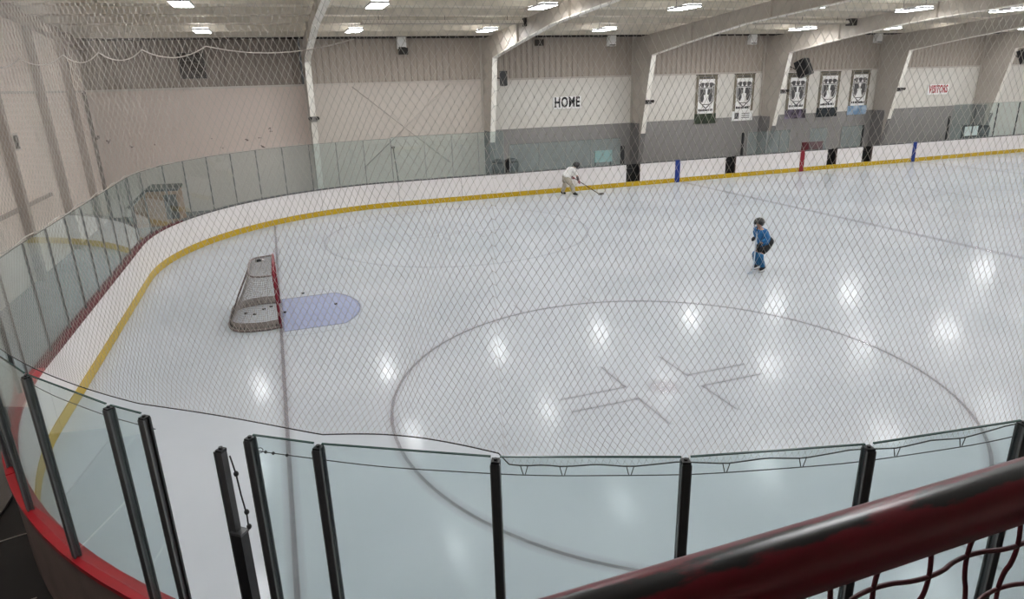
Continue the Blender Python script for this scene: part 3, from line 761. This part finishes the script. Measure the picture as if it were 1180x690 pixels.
def banner(x0, x1, z0, z1, foot, label, seed, foot_white=False):
    rnd = random.Random(seed); y = WY - .03; xc = (x0+x1)/2; w = x1-x0
    t = thing('banner', label, 'banner', (xc, y, z0), 'championship banners on the back wall')
    zf = z0 + (z1-z0)*.20
    MB().bbox(x0, x1, y-.008, y, z0, z1).build('cloth', M['ban_tan'], t)
    MB().tube([(x0-.03, y-.005, z1), (x1+.03, y-.005, z1)], .018, 6).build('hanging_rod', M['dark'], t)
    i0, i1 = x0 + w*.12, x1 - w*.12
    MB().bbox(i0, i1, y-.012, y-.0085, zf, z1 - .22).build('white_field', M['white'], t)
    f = MB().bbox(x0-.02, x1+.02, y-.02, y-.013, z0-.02, zf).build('sponsor_panel', foot, t)
    if foot_white:
        mb = MB().bbox(x0+.15, x0+.42, y-.026, y-.021, z0+.08, zf-.08)
        for q in (0, 1, 2): mb.bbox(xc-.05, x1-.2, y-.026, y-.021, z0+.12+q*.11, z0+.16+q*.11)
        mb.build('sponsor_print', M['ban_grey'], f)
    # shield outline, its fields and a band of small lettering too small to read
    zc = z1 - 1.02; hw = w*.34
    sh = [(-1, .62), (-1, -.15), (-.86, -.42), (0, -.80), (.86, -.42), (1, -.15), (1, .62)]
    mb = MB()
    for a, b in zip(sh[:-1], sh[1:]): mb.bar((xc+a[0]*hw, y-.014, zc+a[1]*.9), (xc+b[0]*hw, y-.014, zc+b[1]*.9), .006, .055, up=(0, 0, 1) if abs(a[0]-b[0]) > .05 else (1, 0, 0))
    for q in (-.62, 0, .62):  # three wavy crown shapes
        mb.prism([(xc+hw*(q+.27*cos(u)*(1+.25*sin(3*u+q))), y-.013, zc+.50+.15*sin(u)*(1+.2*cos(2*u))) for u in np.linspace(0, 2*pi, 14)[:-1]], (0, -.003, 0))
    for sg in (-1, 1):
        mb.prism([(xc+sg*hw*a, y-.013, zc+b) for a, b in ((.12, .02), (.18, .30), (.88, .30), (.88, -.12), (.72, -.36), (.5, -.40), (.30, -.22), (.36, -.02))], (0, -.003, 0))
    mb.bbox(xc-hw*.9, xc+hw*.9, y-.016, y-.013, zc+.33, zc+.37)
    mb.bbox(xc-hw*.5, xc+hw*.5, y-.016, y-.013, zc-.53, zc-.49)
    mb.build('crest', M['ban_grey'], t)
    mb = MB(); q = i0 + .04
    while q < i1 - .08:
        d = rnd.uniform(.05, .1); mb.bbox(q, q+d, y-.016, y-.013, zf+.13, zf+.13+rnd.uniform(.09, .13)); q += d + rnd.choice((.012, .012, .045))
    mb.build('lettering', M['ink'], t)
    mb = MB(); q = x0 + .2
    while q < x1 - .25:
        d = rnd.uniform(.05, .1); mb.bbox(q, q+d, y-.012, y-.009, z1-.17, z1-.09); q += d + .02
    mb.build('heading', M['ban_grey'], t)
banner(22.13, 23.47, 2.55, 5.06, M['ban_green'], 'crest banner with a dark green foot panel, leftmost on the back wall', 1)
banner(24.58, 25.92, 2.6, 5.06, M['white'], 'crest banner with a white sponsor foot panel, second from the left', 2, True)
banner(28.2, 29.65, 2.55, 5.0, M['ban_purple'], 'crest banner with a purple foot panel, partly behind the hanging black speaker', 3)
banner(30.47, 31.95, 2.55, 5.04, M['ban_black'], 'crest banner with a black foot panel', 4)
banner(32.77, 34.2, 2.58, 5.06, M['ban_blue'], 'crest banner with a light blue foot panel, rightmost on the back wall', 5)

def box_speaker(x, y, z, d, rz, rx, label, end):
    t = thing('loudspeaker', label, 'speaker', (x, y, z))
    R = Matrix.Rotation(rz, 3, 'Z') @ Matrix.Rotation(rx, 3, 'X')
    w, dp, h = d
    a = [(-w/2, -dp/2), (w/2, -dp/2), (w*.3, dp/2), (-w*.3, dp/2)]
    MB().add([Vector((x, y, z)) + R @ Vector((p[0], p[1], s*h/2)) for s in (-1, 1) for p in a], [(3,2,1,0),(4,5,6,7),(0,1,5,4),(1,2,6,5),(2,3,7,6),(3,0,4,7)]).build('cabinet', M['black'], t)
    MB().box(Vector((x, y, z)) + R @ Vector((0, -dp/2-.012, 0)), (w*.92, .02, h*.92), R=R).build('grille', M['rubber'], t)
    MB().tube([Vector((x, y, z)) + R @ Vector((0, dp/2-.02, 0)), end], .025, 6).build('bracket', M['dark'], t)
box_speaker(10.55, 14.25, 5.15, (.34, .3, .62), -.3, -.1, 'small black loudspeaker on the second frame column, left of the HOME sign', (10.2, 14.36, 5.2))
box_speaker(27.15, 13.95, 5.25, (.78, .6, .85), .5, -.42, 'large black tilted loudspeaker hanging in front of the third banner', (26.5, 14.32, 5.4))
box_speaker(43.6, 13.9, 5.6, (.75, .55, .8), .5, -.4, 'large black loudspeaker at the right edge of the photo', (43.25, 14.26, 5.7))
for x, z, l in ((2.1, 3.74, 'first'), (18.25, 3.85, 'third'), (26.45, 4.1, 'fourth'), (34.75, 3.95, 'fifth')):
    y = 15.42 - .21*z - .13
    t = thing('emergency_light', 'small dark twin lamp box on the %s white frame column from the left' % l, 'lamp', (x, y, z), 'lamp boxes on the columns')
    MB().bbox(x-.14, x+.14, y-.05, y+.10, z-.1, z+.1).build('case', M['grey_paint'], t)
    for sg in (-1, 1): MB().tube([(x+sg*.14, y-.02, z+.05), (x+sg*.15, y-.16, z+.03)], .07, 10, radii=[.04, .08]).build('lamp_head', M['dark'], t)
for x, l in ((6.35, 'left, above the white wall bay'), (16.9, 'middle, above the HOME sign'), (25.4, 'above the banners'), (34.2, 'right, near the VISITORS sign')):
    t = thing('wall_heater_box', 'small white box under the back wall eave, ' + l, 'box', (x, WY-.3, 6.6), 'white boxes under the eave')
    MB().bbox(x-.2, x+.2, WY-.34, WY-.06, 6.55, 7.05).build('case', M['white'], t)
    MB().bbox(x-.16, x+.16, WY-.36, WY-.34, 6.58, 6.62).build('slot', M['dark'], t)
for x, z, l in ((6.4, 6.45, 'below the left white eave box'), (13.0, 6.75, 'above and left of the HOME sign')):
    t = thing('flood_lamp', 'small dark flood lamp on the upper back wall ' + l, 'lamp', (x, WY-.3, z), 'dark flood lamps')
    MB().bbox(x-.2, x+.2, WY-.36, WY-.2, z-.14, z+.14).build('lamp_body', M['dark'], t); MB().bbox(x-.03, x+.03, WY-.2, WY-.03, z-.03, z+.03).build('arm', M['dark'], t)
t = thing('wall_fan', 'dark square exhaust fan high on the far left of the back wall', 'fan', (-2.4, WY-.1, 5.5))
MB().bbox(-2.87, -1.9, WY-.16, WY-.02, 5.5, 6.5).build('housing', M['black'], t)
for k in range(8): MB().box((-2.385, WY-.19, 5.6+.115*k), (.86, .02, .09), R=Matrix.Rotation(.6, 3, 'X')).build('louvre', M['dark'], t)
t = thing('junction_box', 'small grey junction box on the left wall column', 'box', (WX+.45, 5.75, 3.7))
MB().bbox(WX+.0, WX+.25, 6.25, 6.7, 3.6, 4.05).build('case', M['girt'], t); MB().bbox(WX+.25, WX+.3, 6.3, 6.48, 3.65, 4.0).build('cover', M['dark'], t)

# ------------------------------------------------------------------ things behind the far boards
for x, l in ((10.15, 'left of the pair'), (10.82, 'right of the pair')):
    t = thing('waste_bin', 'dark green-black waste bin behind the low far glass, ' + l, 'bin', (x, 14.2, 0), 'dark bins behind the glass')
    MB().tube([(x, 14.2, 0), (x, 14.2, 1.42)], .3, 16, radii=[.25, .31]).build('body', M['black'], t)
    MB().tube([(x, 14.2, 1.42), (x, 14.2, 1.5), (x, 14.2, 1.6)], .3, 16, radii=[.33, .33, .16]).build('lid', M['black'], t)
t = thing('notice_board', 'pale aqua notice board behind the low far glass right of the player in white', 'sign', (15.85, 14.6, 0))
MB().bbox(15.36, 16.32, 14.58, 14.62, 1.05, 1.62).build('panel', M['aqua'], t); MB().bbox(15.4, 15.44, 14.62, 14.66, 0, 1.6).bbox(16.24, 16.28, 14.62, 14.66, 0, 1.6).build('leg', M['alu'], t)
t = thing('scorer_bench', 'maroon bench back showing above the boards right of the red stripe', 'bench', (28.2, 13.8, 0))
MB().bbox(27.5, 28.9, 13.78, 13.84, .6, 1.42).build('backrest', M['maroon'], t); MB().bbox(27.5, 28.9, 13.84, 14.2, .42, .48).build('seat', M['maroon'], t)
for x in (27.6, 28.8): MB().bbox(x-.03, x+.03, 13.8, 14.15, 0, .42).build('leg', M['black'], t)
t = thing('penalty_bench', 'long grey players bench behind the white boards left of the second gateway', 'bench', (19.5, 14.4, 0))
MB().bbox(17.4, 21.6, 14.25, 14.6, .42, .48).build('seat', M['grey_paint'], t)
for x in (17.7, 19.5, 21.3): MB().bbox(x-.04, x+.04, 14.3, 14.55, 0, .42).build('leg', M['black'], t)
t = thing('notice_board', 'white sheet on a dark stand behind the right hand boards below the VISITORS sign', 'sign', (40.3, 14, 0))
MB().bbox(39.7, 41.05, 13.99, 14.05, 0, 1.75).build('panel', M['black'], t); MB().bbox(39.85, 40.95, 13.96, 13.985, 1.1, 1.65).build('sheet', M['white'], t)
t = thing('waste_bin', 'tall black bin right of the white sheet behind the right hand boards', 'bin', (41.5, 14, 0))
MB().tube([(41.5, 14, 0), (41.5, 14, 1.55)], .3, 14, radii=[.26, .32]).build('body', M['black'], t); MB().tube([(41.5, 14, 1.55), (41.5, 14, 1.7)], .3, 14, radii=[.33, .2]).build('lid', M['black'], t)
# plywood hut behind the far corner glass
t = thing('storage_shed', 'brown plywood shed with a sloping dark roof behind the far left corner glass', 'shed', (-4.2, 13.6, 0))
MB().prism([(-5.1, 13.2, 0), (-3.45, 13.2, 0), (-3.45, 13.2, 1.32), (-4.5, 13.2, 1.36), (-5.1, 13.2, .8)], (0, 1.5, 0)).build('body', M['brown'], t)
MB().prism([(-5.2, 13.1, .78), (-4.52, 13.1, 1.38), (-3.4, 13.1, 1.34), (-3.4, 13.1, 1.42), (-4.55, 13.1, 1.46), (-5.28, 13.1, .84)], (0, 1.7, 0)).build('roof', M['brown_d'], t)
MB().bbox(-3.95, -3.5, 13.17, 13.199, .25, 1.2).build('hatch', M['brown_d'], t)
t = thing('scraper', 'thin grey shovel leaning against the white wall behind the far glass', 'tool', (5.6, 15.9, 0))
MB().tube([(5.7, 15.6, .1), (5.62, 16.1, 2.2)], .02, 6).build('handle', M['dark'], t); MB().bbox(5.5, 5.9, 15.5, 15.62, 0, .35).build('blade', M['grey_paint'], t); MB().ball((5.62, 16.09, 2.24), (.08, .04, .06), n=8, m=6).build('grip', M['black'], t)

# ------------------------------------------------------------------ goal
t = thing('hockey_goal', 'red framed hockey goal with pale netting at the goal line', 'goal', (0, 0, 0))
gr = .031; HW = .945
def arcpts(yw, x_mid, x_side, z, n=24, e=3.2):
    # rounded-rectangle back, from near post round to far post
    out = []
    for i in range(n+1):
        u = -1 + 2*i/n; y = yw*math.copysign(abs(u)**.9, u) if u else 0
        yy = math.sin(u*pi/2)
        sgn = 1 if yy >= 0 else -1
        y = yw * sgn * (abs(yy)**(2/e)); xx = (max(0, cos(u*pi/2)))**(2/e)
        out.append((-x_mid*xx, y, z))
    return out
for sg in (-1, 1): MB().tube([(0, sg*HW, 0), (0, sg*HW, 1.22)], gr, 12).ball((0, sg*HW, 1.22), gr, n=12, m=8).build('post', M['goal_red'], t)
MB().tube([(0, -HW, 1.22), (0, HW, 1.22)], gr, 12).build('crossbar', M['goal_red'], t)
base = arcpts(1.0, 1.08, 0, .03, 36, 3.6); base = [(0, -HW, .03)] + base[1:-1] + [(0, HW, .03)]
MB().tube(base, .03, 8).build('base_frame', M['goal_grey'], t)
top = arcpts(.93, .52, 0, 1.2, 30, 4.5); top = [(0, -HW, 1.21)] + top[1:-1] + [(0, HW, 1.21)]
MB().tube(top, .022, 8).build('top_frame', M['goal_grey'], t)
MB().tube([(-.52, 0, 1.2), (-.82, 0, .6), (-1.06, 0, .04)], .02, 8).build('back_stay', M['goal_grey'], t)
def resample(pl, n):
    pl = [Vector(p) for p in pl]; d = [0]
    for a, b in zip(pl[:-1], pl[1:]): d.append(d[-1] + (b-a).length)
    out = []
    for i in range(n+1):
        q = d[-1]*i/n; k = max(j for j in range(len(d)) if d[j] <= q + 1e-9); k = min(k, len(d)-2)
        u = (q - d[k])/max(1e-9, d[k+1]-d[k]); out.append(pl[k].lerp(pl[k+1], u))
    return out
nb, nv = 84, 26
B, T = resample(base, nb), resample(top, nb)
mb = MB(); rr = .0032
grid = [[B[i].lerp(T[i], j/nv) + Vector((.05*sin(pi*j/nv), 0, -.02*sin(pi*j/nv))) * (1 if 6 < i < nb-6 else .2) for i in range(nb+1)] for j in range(nv+1)]
for j in range(1, nv): mb.tube(grid[j], rr, 3, cap=False)
for i in range(0, nb+1): mb.tube([grid[j][i] for j in range(nv+1)], rr, 3, cap=False)
mb.build('back_netting', M['goal_net'], t)
mb = MB()
for i in range(1, 44):
    y = -HW + 2*HW*i/44; xe = -max((-p[0]) for p in top) * (max(0, 1 - abs(y/.94)**6))**.3
    mb.tube([(0, y, 1.225), (xe*.5, y, 1.205), (xe, y, 1.2)], rr, 3, cap=False)
for k in range(1, 13):
    x = -.52*k/13; mb.tube([(x, -.93, 1.205), (x, 0, 1.2), (x, .93, 1.205)], rr, 3, cap=False)
mb.build('top_netting', M['goal_net'], t)
mb = MB(); bb = [Vector(p) for p in base]
vs = []; fs = []
for q in bb: d = Vector((q.x, q.y, 0)); vs += [(q.x*.985, q.y*.985, .045), (q.x*.97, q.y*.97, .2)]
for i in range(len(bb)-1): fs.append((2*i, 2*i+2, 2*i+3, 2*i+1))
MB().add(vs, fs).build('lower_skirt', M['goal_skirt'], t)
mb = MB()
for i in range(2, nb-1, 2): p = B[i]*.995; mb.tube([(p.x, p.y, .02), (p.x*.985, p.y*.985, .11)], .012, 5)
mb.build('lacing', M['rope_dark'], t)

def puck(x, y, z, label):
    tag(MB().tube([(x, y, z), (x, y, z+.006), (x, y, z+.02), (x, y, z+.026)], .038, 16, radii=[.0365, .038, .038, .0365]).build('puck', M['puck']), label, 'puck', 'hockey pucks')
puck(1.29, .24, 0.0035, 'black puck near the rounded tip of the blue crease')
puck(.1, .11, 0.0035, 'black puck on the blue crease just outside the goal mouth')
puck(-.20, .70, 0, 'black puck inside the goal nearest the far post')
puck(-.36, .58, 0, 'black puck inside the goal, just left of the one by the far post')
puck(-.56, .25, 0, 'black puck in the middle of the goal floor')
puck(-.76, .43, 0, 'black puck inside the goal nearest the back netting')
puck(.58, 1.5, 0.002, 'black puck on white ice just beyond the blue crease')
t = thing('water_bottle', 'small dark water bottle lying on top of the goal netting', 'bottle', (-.3, .4, 1.235))
MB().tube([(-.38, .40, 1.245), (-.24, .43, 1.245)], .032, 10).build('body', M['black'], t); MB().tube([(-.24, .43, 1.245), (-.19, .44, 1.245)], .014, 8).build('spout', M['white'], t)

# ------------------------------------------------------------------ foreground railing
RY, RZ = -15.45 + .304, 5.0 - .3365
t = thing('guard_rail', 'thick chipped red pipe guard rail in the near right foreground with wire mesh below', 'railing', (1, RY, 3.9))
n = 60
MB().tube([(-1.6 + 5.2*i/n, RY, RZ) for i in range(n+1)], .0242, 24).build('top_pipe', M['rail'], t)
for x in (-1.6, 2.6): MB().tube([(x, RY, 3.9), (x, RY, RZ)], .022, 12).build('post', M['rail'], t)
mb = MB(); pit = .0513
x0 = .39 + .351 - pit*30; zr = 5.0 - .392; A = .0032
def bend(u): v = cos(pi*u); return A*math.copysign(abs(v)**.7, v)
for k in range(70):
    x = x0 + pit*k
    if not (-1.55 < x < 2.55): continue
    mb.tube([(x, RY + (1 if k % 2 else -1)*bend((z-zr)/pit), z) for z in np.arange(RZ - .02, 4.03, -pit/8)], .0021, 6)
for j in range(12):
    z = zr - pit*j
    if z > RZ - .03: continue
    mb.tube([(x, RY + (1 if j % 2 else -1)*bend((x-x0)/pit), z) for x in np.arange(-1.58, 2.58, pit/8)], .0021, 6)
mb.build('wire_mesh', M['wire'], t)
MB().tube([(-1.6, RY, 4.02), (2.6, RY, 4.02)], .018, 10).build('bottom_pipe', M['rail'], t)

# ------------------------------------------------------------------ people
def ensure_skin(verts, edges, radii, name, m, parent=None, sub=2, root=0):
    if name in ('jersey', 'pants', 'sock', 'sleeve', 'skate'): radii = [q*1.22 for q in radii]
    # the Skin modifier needs its vertex layer, made through bmesh
    me = bpy.data.meshes.new(name); bm = bmesh.new(); lay = bm.verts.layers.skin.verify()
    bv = [bm.verts.new(tuple(v)) for v in verts]
    for a, b in edges: bm.edges.new((bv[a], bv[b]))
    for i, r in enumerate(radii):
        bv[i][lay].radius = (r, r) if isinstance(r, (int, float)) else r
        bv[i][lay].use_root = (i == root)
    bm.to_mesh(me); bm.free()
    o = bpy.data.objects.new(name, me); C.objects.link(o)
    sk = o.modifiers.new('s', 'SKIN'); sk.use_smooth_shade = True
    q = o.modifiers.new('u', 'SUBSURF'); q.levels = sub; q.render_levels = sub
    dg = bpy.context.evaluated_depsgraph_get(); dg.update()
    nm = bpy.data.meshes.new_from_object(o.evaluated_get(dg)); bpy.data.objects.remove(o)
    nm.name = name; nm.materials.clear(); nm.materials.append(m)
    nm.polygons.foreach_set('use_smooth', [True]*len(nm.polygons))
    o = bpy.data.objects.new(name, nm); C.objects.link(o)
    if parent: o.parent = parent; o.matrix_parent_inverse = parent_world_inv(parent)
    return o

def person(label, J, S, mats, facing):
    """J: joint positions in world space; S: body scale"""
    v = []; r = []; e = []
    def add(p, rad, prev=None):
        v.append(Vector(p)); r.append(rad*S)
        if prev is not None: e.append((prev, len(v)-1))
        return len(v)-1
    pel = add(J['pelvis'], .115); mid = add(Vector(J['pelvis']).lerp(Vector(J['chest']), .5), .115, pel); ch = add(J['chest'], .125, mid)
    nk = add(J['neck'], .055, ch); hd0 = add(Vector(J['neck']).lerp(Vector(J['head']), .55), .07, nk); hd = add(J['head'], .088, hd0); ht = add(Vector(J['head']) + Vector((0, 0, .07*S)), .07, hd)
    for q in 'LR':
        sh = add(J['sho'+q], .056, ch); el = add(J['elb'+q], .042, sh); wr = add(J['wri'+q], .029, el)
        hp = add(J['hip'+q], .085, pel); kn = add(J['kne'+q], .056, hp); an = add(J['ank'+q], .038, kn); to = add(J['toe'+q], .03, an)
        # palm, four fingers curled round the stick, thumb
        d = (Vector(J['wri'+q]) - Vector(J['elb'+q])).normalized(); pm = add(Vector(J['wri'+q]) + d*.055*S, .03, wr)
    body = ensure_skin(v, e, r, 'person', mats['skin'], None, 2)
    tag(body, label, 'person')
    hd = Vector(J['head']); f = Vector(facing).normalized(); sd = Vector((-f.y, f.x, 0)); up = Vector((0, 0, 1))
    sd = f.cross(up).normalized(); up = sd.cross(f)
    # face
    MB().ball(hd + f*.095*S - up*.015*S, (.016*S,)*3, n=8, m=6).build('nose', mats['skin'], body)
    for sg in (-1, 1):
        MB().ball(hd + f*.082*S + sd*sg*.034*S + up*.018*S, (.012*S,)*3, n=8, m=6).build('eye', M['ink'], body)
        MB().ball(hd + sd*sg*.09*S, (.02*S, .02*S, .03*S), n=8, m=6).build('ear', mats['skin'], body)
    MB().bar(hd + f*.083*S - up*.052*S - sd*.025*S, hd + f*.083*S - up*.052*S + sd*.025*S, .008, .008).build('mouth', M['glove_red'], body)
    # helmet: open-faced shell with brim and ear guards
    vs = []; fs = []; nn_, mm = 20, 10
    for i in range(mm+1):
        a = pi*.66*i/mm
        for j in range(nn_):
            b = 2*pi*j/nn_; fr = cos(b)
            aa = a if fr < .35 else a * (1 - .38*(fr-.35)/.65)
            q = up*cos(aa)*.155*S + (f*cos(b)*.175 + sd*sin(b)*.15)*S*sin(aa); vs.append(hd + q + up*.02*S)
    for i in range(mm):
        for j in range(nn_): fs.append((i*nn_+j, (i+1)*nn_+j, (i+1)*nn_+(j+1) % nn_, i*nn_+(j+1) % nn_))
    hm = MB().add(vs, fs, 0, True).build('helmet', M['helmet'], body)
    cg = MB()
    for k in range(5):
        z = -.10 + .045*k; cg.tube([hd + up*z*S + (f*cos(b)*.155 + sd*sin(b)*.135)*S*(1 if k else .9) for b in np.linspace(-1.2, 1.2, 9)], .004, 4)
    for b in (-.8, -.4, 0, .4, .8): cg.tube([hd + up*z*S + (f*cos(b)*.155 + sd*sin(b)*.135)*S for z in (-.1, -.03, .08)], .004, 4)
    cg.build('face_cage', M['cage'], hm)
    # jersey over torso and arms
    v2 = []; r2 = []; e2 = []
    def add2(p, rad, prev=None):
        v2.append(Vector(p)); r2.append(rad*S if not isinstance(rad, tuple) else tuple(k*S for k in rad))
        if prev is not None: e2.append((prev, len(v2)-1))
        return len(v2)-1
    pv, cv, nv_ = Vector(J['pelvis']), Vector(J['chest']), Vector(J['neck'])
    a = add2(cv, .165); b = add2(pv.lerp(cv, .55), .17, a); c_ = add2(pv.lerp(cv, .1), .185, b); add2(pv.lerp(cv, -.12), .19, c_); d_ = add2(cv.lerp(nv_, .55), .10, a)
    for q in 'LR':
        s1 = add2(J['sho'+q], .088, a); s2 = add2(Vector(J['sho'+q]).lerp(Vector(J['elb'+q]), .55), .075, s1); s3 = add2(J['elb'+q], .066, s2)
        if not mats.get('short'): add2(Vector(J['elb'+q]).lerp(Vector(J['wri'+q]), .7), .056, s3)
    ensure_skin(v2, e2, r2, 'jersey', mats['jersey'], body, 2)
    if mats.get('short'):
        for q in 'LR':
            ensure_skin([J['elb'+q], Vector(J['elb'+q]).lerp(Vector(J['wri'+q]), .5), J['wri'+q]], [(0,1),(1,2)], [.058*S, .05*S, .042*S], 'sleeve', mats['sleeve'], body, 1)
    # padded pants
    v3 = []; r3 = []; e3 = []
    def add3(p, rad, prev=None):
        v3.append(Vector(p)); r3.append(rad*S)
        if prev is not None: e3.append((prev, len(v3)-1))
        return len(v3)-1
    a = add3(pv, mats.get('hip', .165)); 
    add3(pv.lerp(cv, .3) + Vector(mats.get('back', (0,0,0))), mats.get('hip', .165)*.86, a)
    for q in 'LR':
        h1 = add3(J['hip'+q], .125, a); add3(Vector(J['hip'+q]).lerp(Vector(J['kne'+q]), .75), .105, h1)
    ensure_skin(v3, e3, r3, 'pants', mats['pants'], body, 2)
    for q in 'LR':
        k, an, hp = Vector(J['kne'+q]), Vector(J['ank'+q]), Vector(J['hip'+q])
        ensure_skin([hp.lerp(k, .6), k, k.lerp(an, .45), an + Vector((0, 0, -.01))], [(0,1),(1,2),(2,3)], [.09*S, .092*S, .08*S, .066*S], 'sock', mats['sock'], body, 1)
        # glove: cuff, palm, four bent fingers and a thumb round the shaft
        w = Vector(J['wri'+q]); d = (w - Vector(J['elb'+q])).normalized(); ax = Vector(mats['grip'+q]).normalized(); sdv = d.cross(ax).normalized()
        gv = [w - d*.08*S, w, w + d*.06*S]; ge = [(0,1),(1,2)]; grd = [.062*S, .05*S, .048*S]
        for kf in range(4):
            o0 = w + d*.07*S + ax*(kf-1.5)*.024*S; ln = (.9, 1.0, .95, .8)[kf]
            i0 = len(gv); gv += [o0, o0 + d*.032*ln*S + sdv*.014*S, o0 + d*.035*ln*S + sdv*.045*S, o0 + d*.008*S + sdv*.055*S]
            ge += [(2, i0), (i0, i0+1), (i0+1, i0+2), (i0+2, i0+3)]; grd += [.016*S, .014*S, .013*S, .011*S]
        i0 = len(gv); gv += [w + d*.03*S + ax*.045*S + sdv*.02*S, w + d*.055*S + ax*.05*S + sdv*.045*S]; ge += [(1, i0), (i0, i0+1)]; grd += [.018*S, .014*S]
        ensure_skin(gv, ge, grd, 'glove', mats['glove'], body, 1)
        # skate boot with blade holder and steel
        to = Vector(J['toe'+q]); fd = Vector((to.x-an.x, to.y-an.y, 0)).normalized(); z0 = .055
        heel = Vector((an.x, an.y, 0)) - fd*.05*S; tip = Vector((an.x, an.y, 0)) + fd*.17*S
        bt = ensure_skin([Vector((an.x, an.y, an.z + .10*S)), Vector((an.x, an.y, an.z)), heel + Vector((0,0,z0+.05)), Vector((an.x, an.y, z0+.045)) + fd*.07*S, tip + Vector((0,0,z0+.035))],
                    [(0,1),(1,2),(1,3),(3,4)], [.05*S, .05*S, .04*S, .045*S, .036*S], 'skate', M['cloth_black'], body, 1)
        hb = MB().bar(heel + Vector((0,0,.045)), tip + Vector((0,0,.045)), .022, .03).build('blade_holder', M['skate_white'], bt)
        MB().bar(heel + Vector((0,0,.016)) - fd*.02, tip + Vector((0,0,.016)) + fd*.02, .004, .032).build('blade', M['steel'], bt)
    return body

# player in blue, standing sideways, looking left
Y2 = -1.65
J = dict(pelvis=(12.30, Y2, .76), chest=(12.12, Y2-.01, 1.06), neck=(12.06, Y2-.01, 1.20), head=(12.04, Y2-.01, 1.315),
         shoL=(12.10, Y2-.17, 1.12), shoR=(12.10, Y2+.16, 1.12), elbL=(12.16, Y2-.22, .92), elbR=(12.20, Y2+.22, .91), wriL=(12.02, Y2-.14, .78), wriR=(12.05, Y2+.13, .88),
         hipL=(12.25, Y2-.09, .68), hipR=(12.25, Y2+.09, .68), kneL=(12.05, Y2-.12, .43), kneR=(12.10, Y2+.13, .43), ankL=(12.20, Y2-.13, .135), ankR=(12.24, Y2+.15, .135),
         toeL=(12.05, Y2-.15, .09), toeR=(12.09, Y2+.15, .09))
person('person skating in a blue jersey and blue socks with black helmet and black pants', J, .88,
       dict(skin=M['skin'], jersey=M['jersey_blue'], pants=M['cloth_black'], sock=M['sock_blue'], glove=M['cloth_black'], hip=.20, back=(.16, 0, .12), gripL=(0, .1, 1), gripR=(0, .1, 1)), (-1, -.25, -.05))
t = thing('hockey_stick', 'pale thin hockey stick held upright by the skater in blue', 'stick', (11.87, Y2-.1, 0))
MB().bar((12.03, Y2+.02, 1.24), (11.90, Y2-.10, .06), .02, .03).build('shaft', M['stick_pale'], t); MB().bar((12.03, Y2+.02, 1.24), (12.016, Y2+.007, 1.10), .024, .034).build('grip_tape', M['black'], t)
MB().prism([(11.89, Y2-.11, .0), (11.70, Y2-.15, .0), (11.70, Y2-.15, .05), (11.89, Y2-.11, .08)], (0, .015, 0)).build('blade', M['stick_pale'], t)

# player in white by the far boards, bent over the stick
Y1 = 11.85
J = dict(pelvis=(12.56, Y1+.02, .86), chest=(12.80, Y1-.03, 1.16), neck=(12.93, Y1-.05, 1.27), head=(13.04, Y1-.06, 1.33),
         shoL=(12.84, Y1+.15, 1.20), shoR=(12.84, Y1-.21, 1.18), elbL=(12.80, Y1+.17, .96), elbR=(12.98, Y1-.27, .93), wriL=(12.84, Y1-.12, .83), wriR=(13.06, Y1-.28, .68),
         hipL=(12.55, Y1+.12, .79), hipR=(12.58, Y1-.10, .79), kneL=(12.60, Y1+.22, .47), kneR=(12.80, Y1-.16, .46), ankL=(12.50, Y1+.28, .14), ankR=(12.86, Y1-.22, .14),
         toeL=(12.65, Y1+.27, .09), toeR=(13.02, Y1-.27, .09))
person('person in white jersey and beige pants bending over a stick by the far boards', J, 1.02,
       dict(skin=M['skin'], jersey=M['jersey_white'], pants=M['pants_beige'], sock=M['pants_beige'], glove=M['glove_red'], sleeve=M['sleeve'], short=True, hip=.15, gripL=(.75, -.3, -.55), gripR=(.75, -.3, -.55)), (1, -.35, -.45))
t = thing('hockey_stick', 'dark hockey stick with grey blade held by the player in white', 'stick', (14.0, Y1-.5, 0))
a, b = Vector((12.74, Y1-.12, .92)), Vector((14.0, Y1-.46, .05))
MB().bar(a, b, .022, .032).build('shaft', M['wood'], t)
MB().prism([(13.97, Y1-.47, 0.0), (14.26, Y1-.40, 0.0), (14.28, Y1-.395, .075), (13.95, Y1-.475, .09)], (0, .018, 0)).build('blade', M['tape'], t)

# ------------------------------------------------------------------ world, camera
w = bpy.data.worlds.new('World'); bpy.context.scene.world = w; w.use_nodes = True
bg = w.node_tree.nodes.get('Background') or w.node_tree.nodes.new('ShaderNodeBackground')
bg.inputs[0].default_value = (.5, .5, .5, 1); bg.inputs[1].default_value = .1
cam = bpy.data.cameras.new('camera'); co = bpy.data.objects.new('camera', cam); C.objects.link(co)
cx, cy, cz, yaw, pitch, roll, f = 0.38849588513, -15.4498962475, 4.9992657, 0.3325787534, 0.3197861039, -0.0298518604, 756.6924316
F = Vector((sin(yaw)*cos(pitch), cos(yaw)*cos(pitch), -sin(pitch))); R = Vector((cos(yaw), -sin(yaw), 0)); U = R.cross(F)
R2 = R*cos(roll) + U*sin(roll); U2 = -R*sin(roll) + U*cos(roll)
m = Matrix((R2, U2, -F)).transposed().to_4x4(); m.translation = (cx, cy, cz); co.matrix_world = m
cam.sensor_width = 36; cam.lens = f / 1180 * 36; cam.clip_start = .02; cam.clip_end = 300
bpy.context.scene.camera = co
vs_ = bpy.context.scene.view_settings
vs_.view_transform = 'Standard'; vs_.look = 'None'; vs_.exposure = 0; vs_.gamma = 1
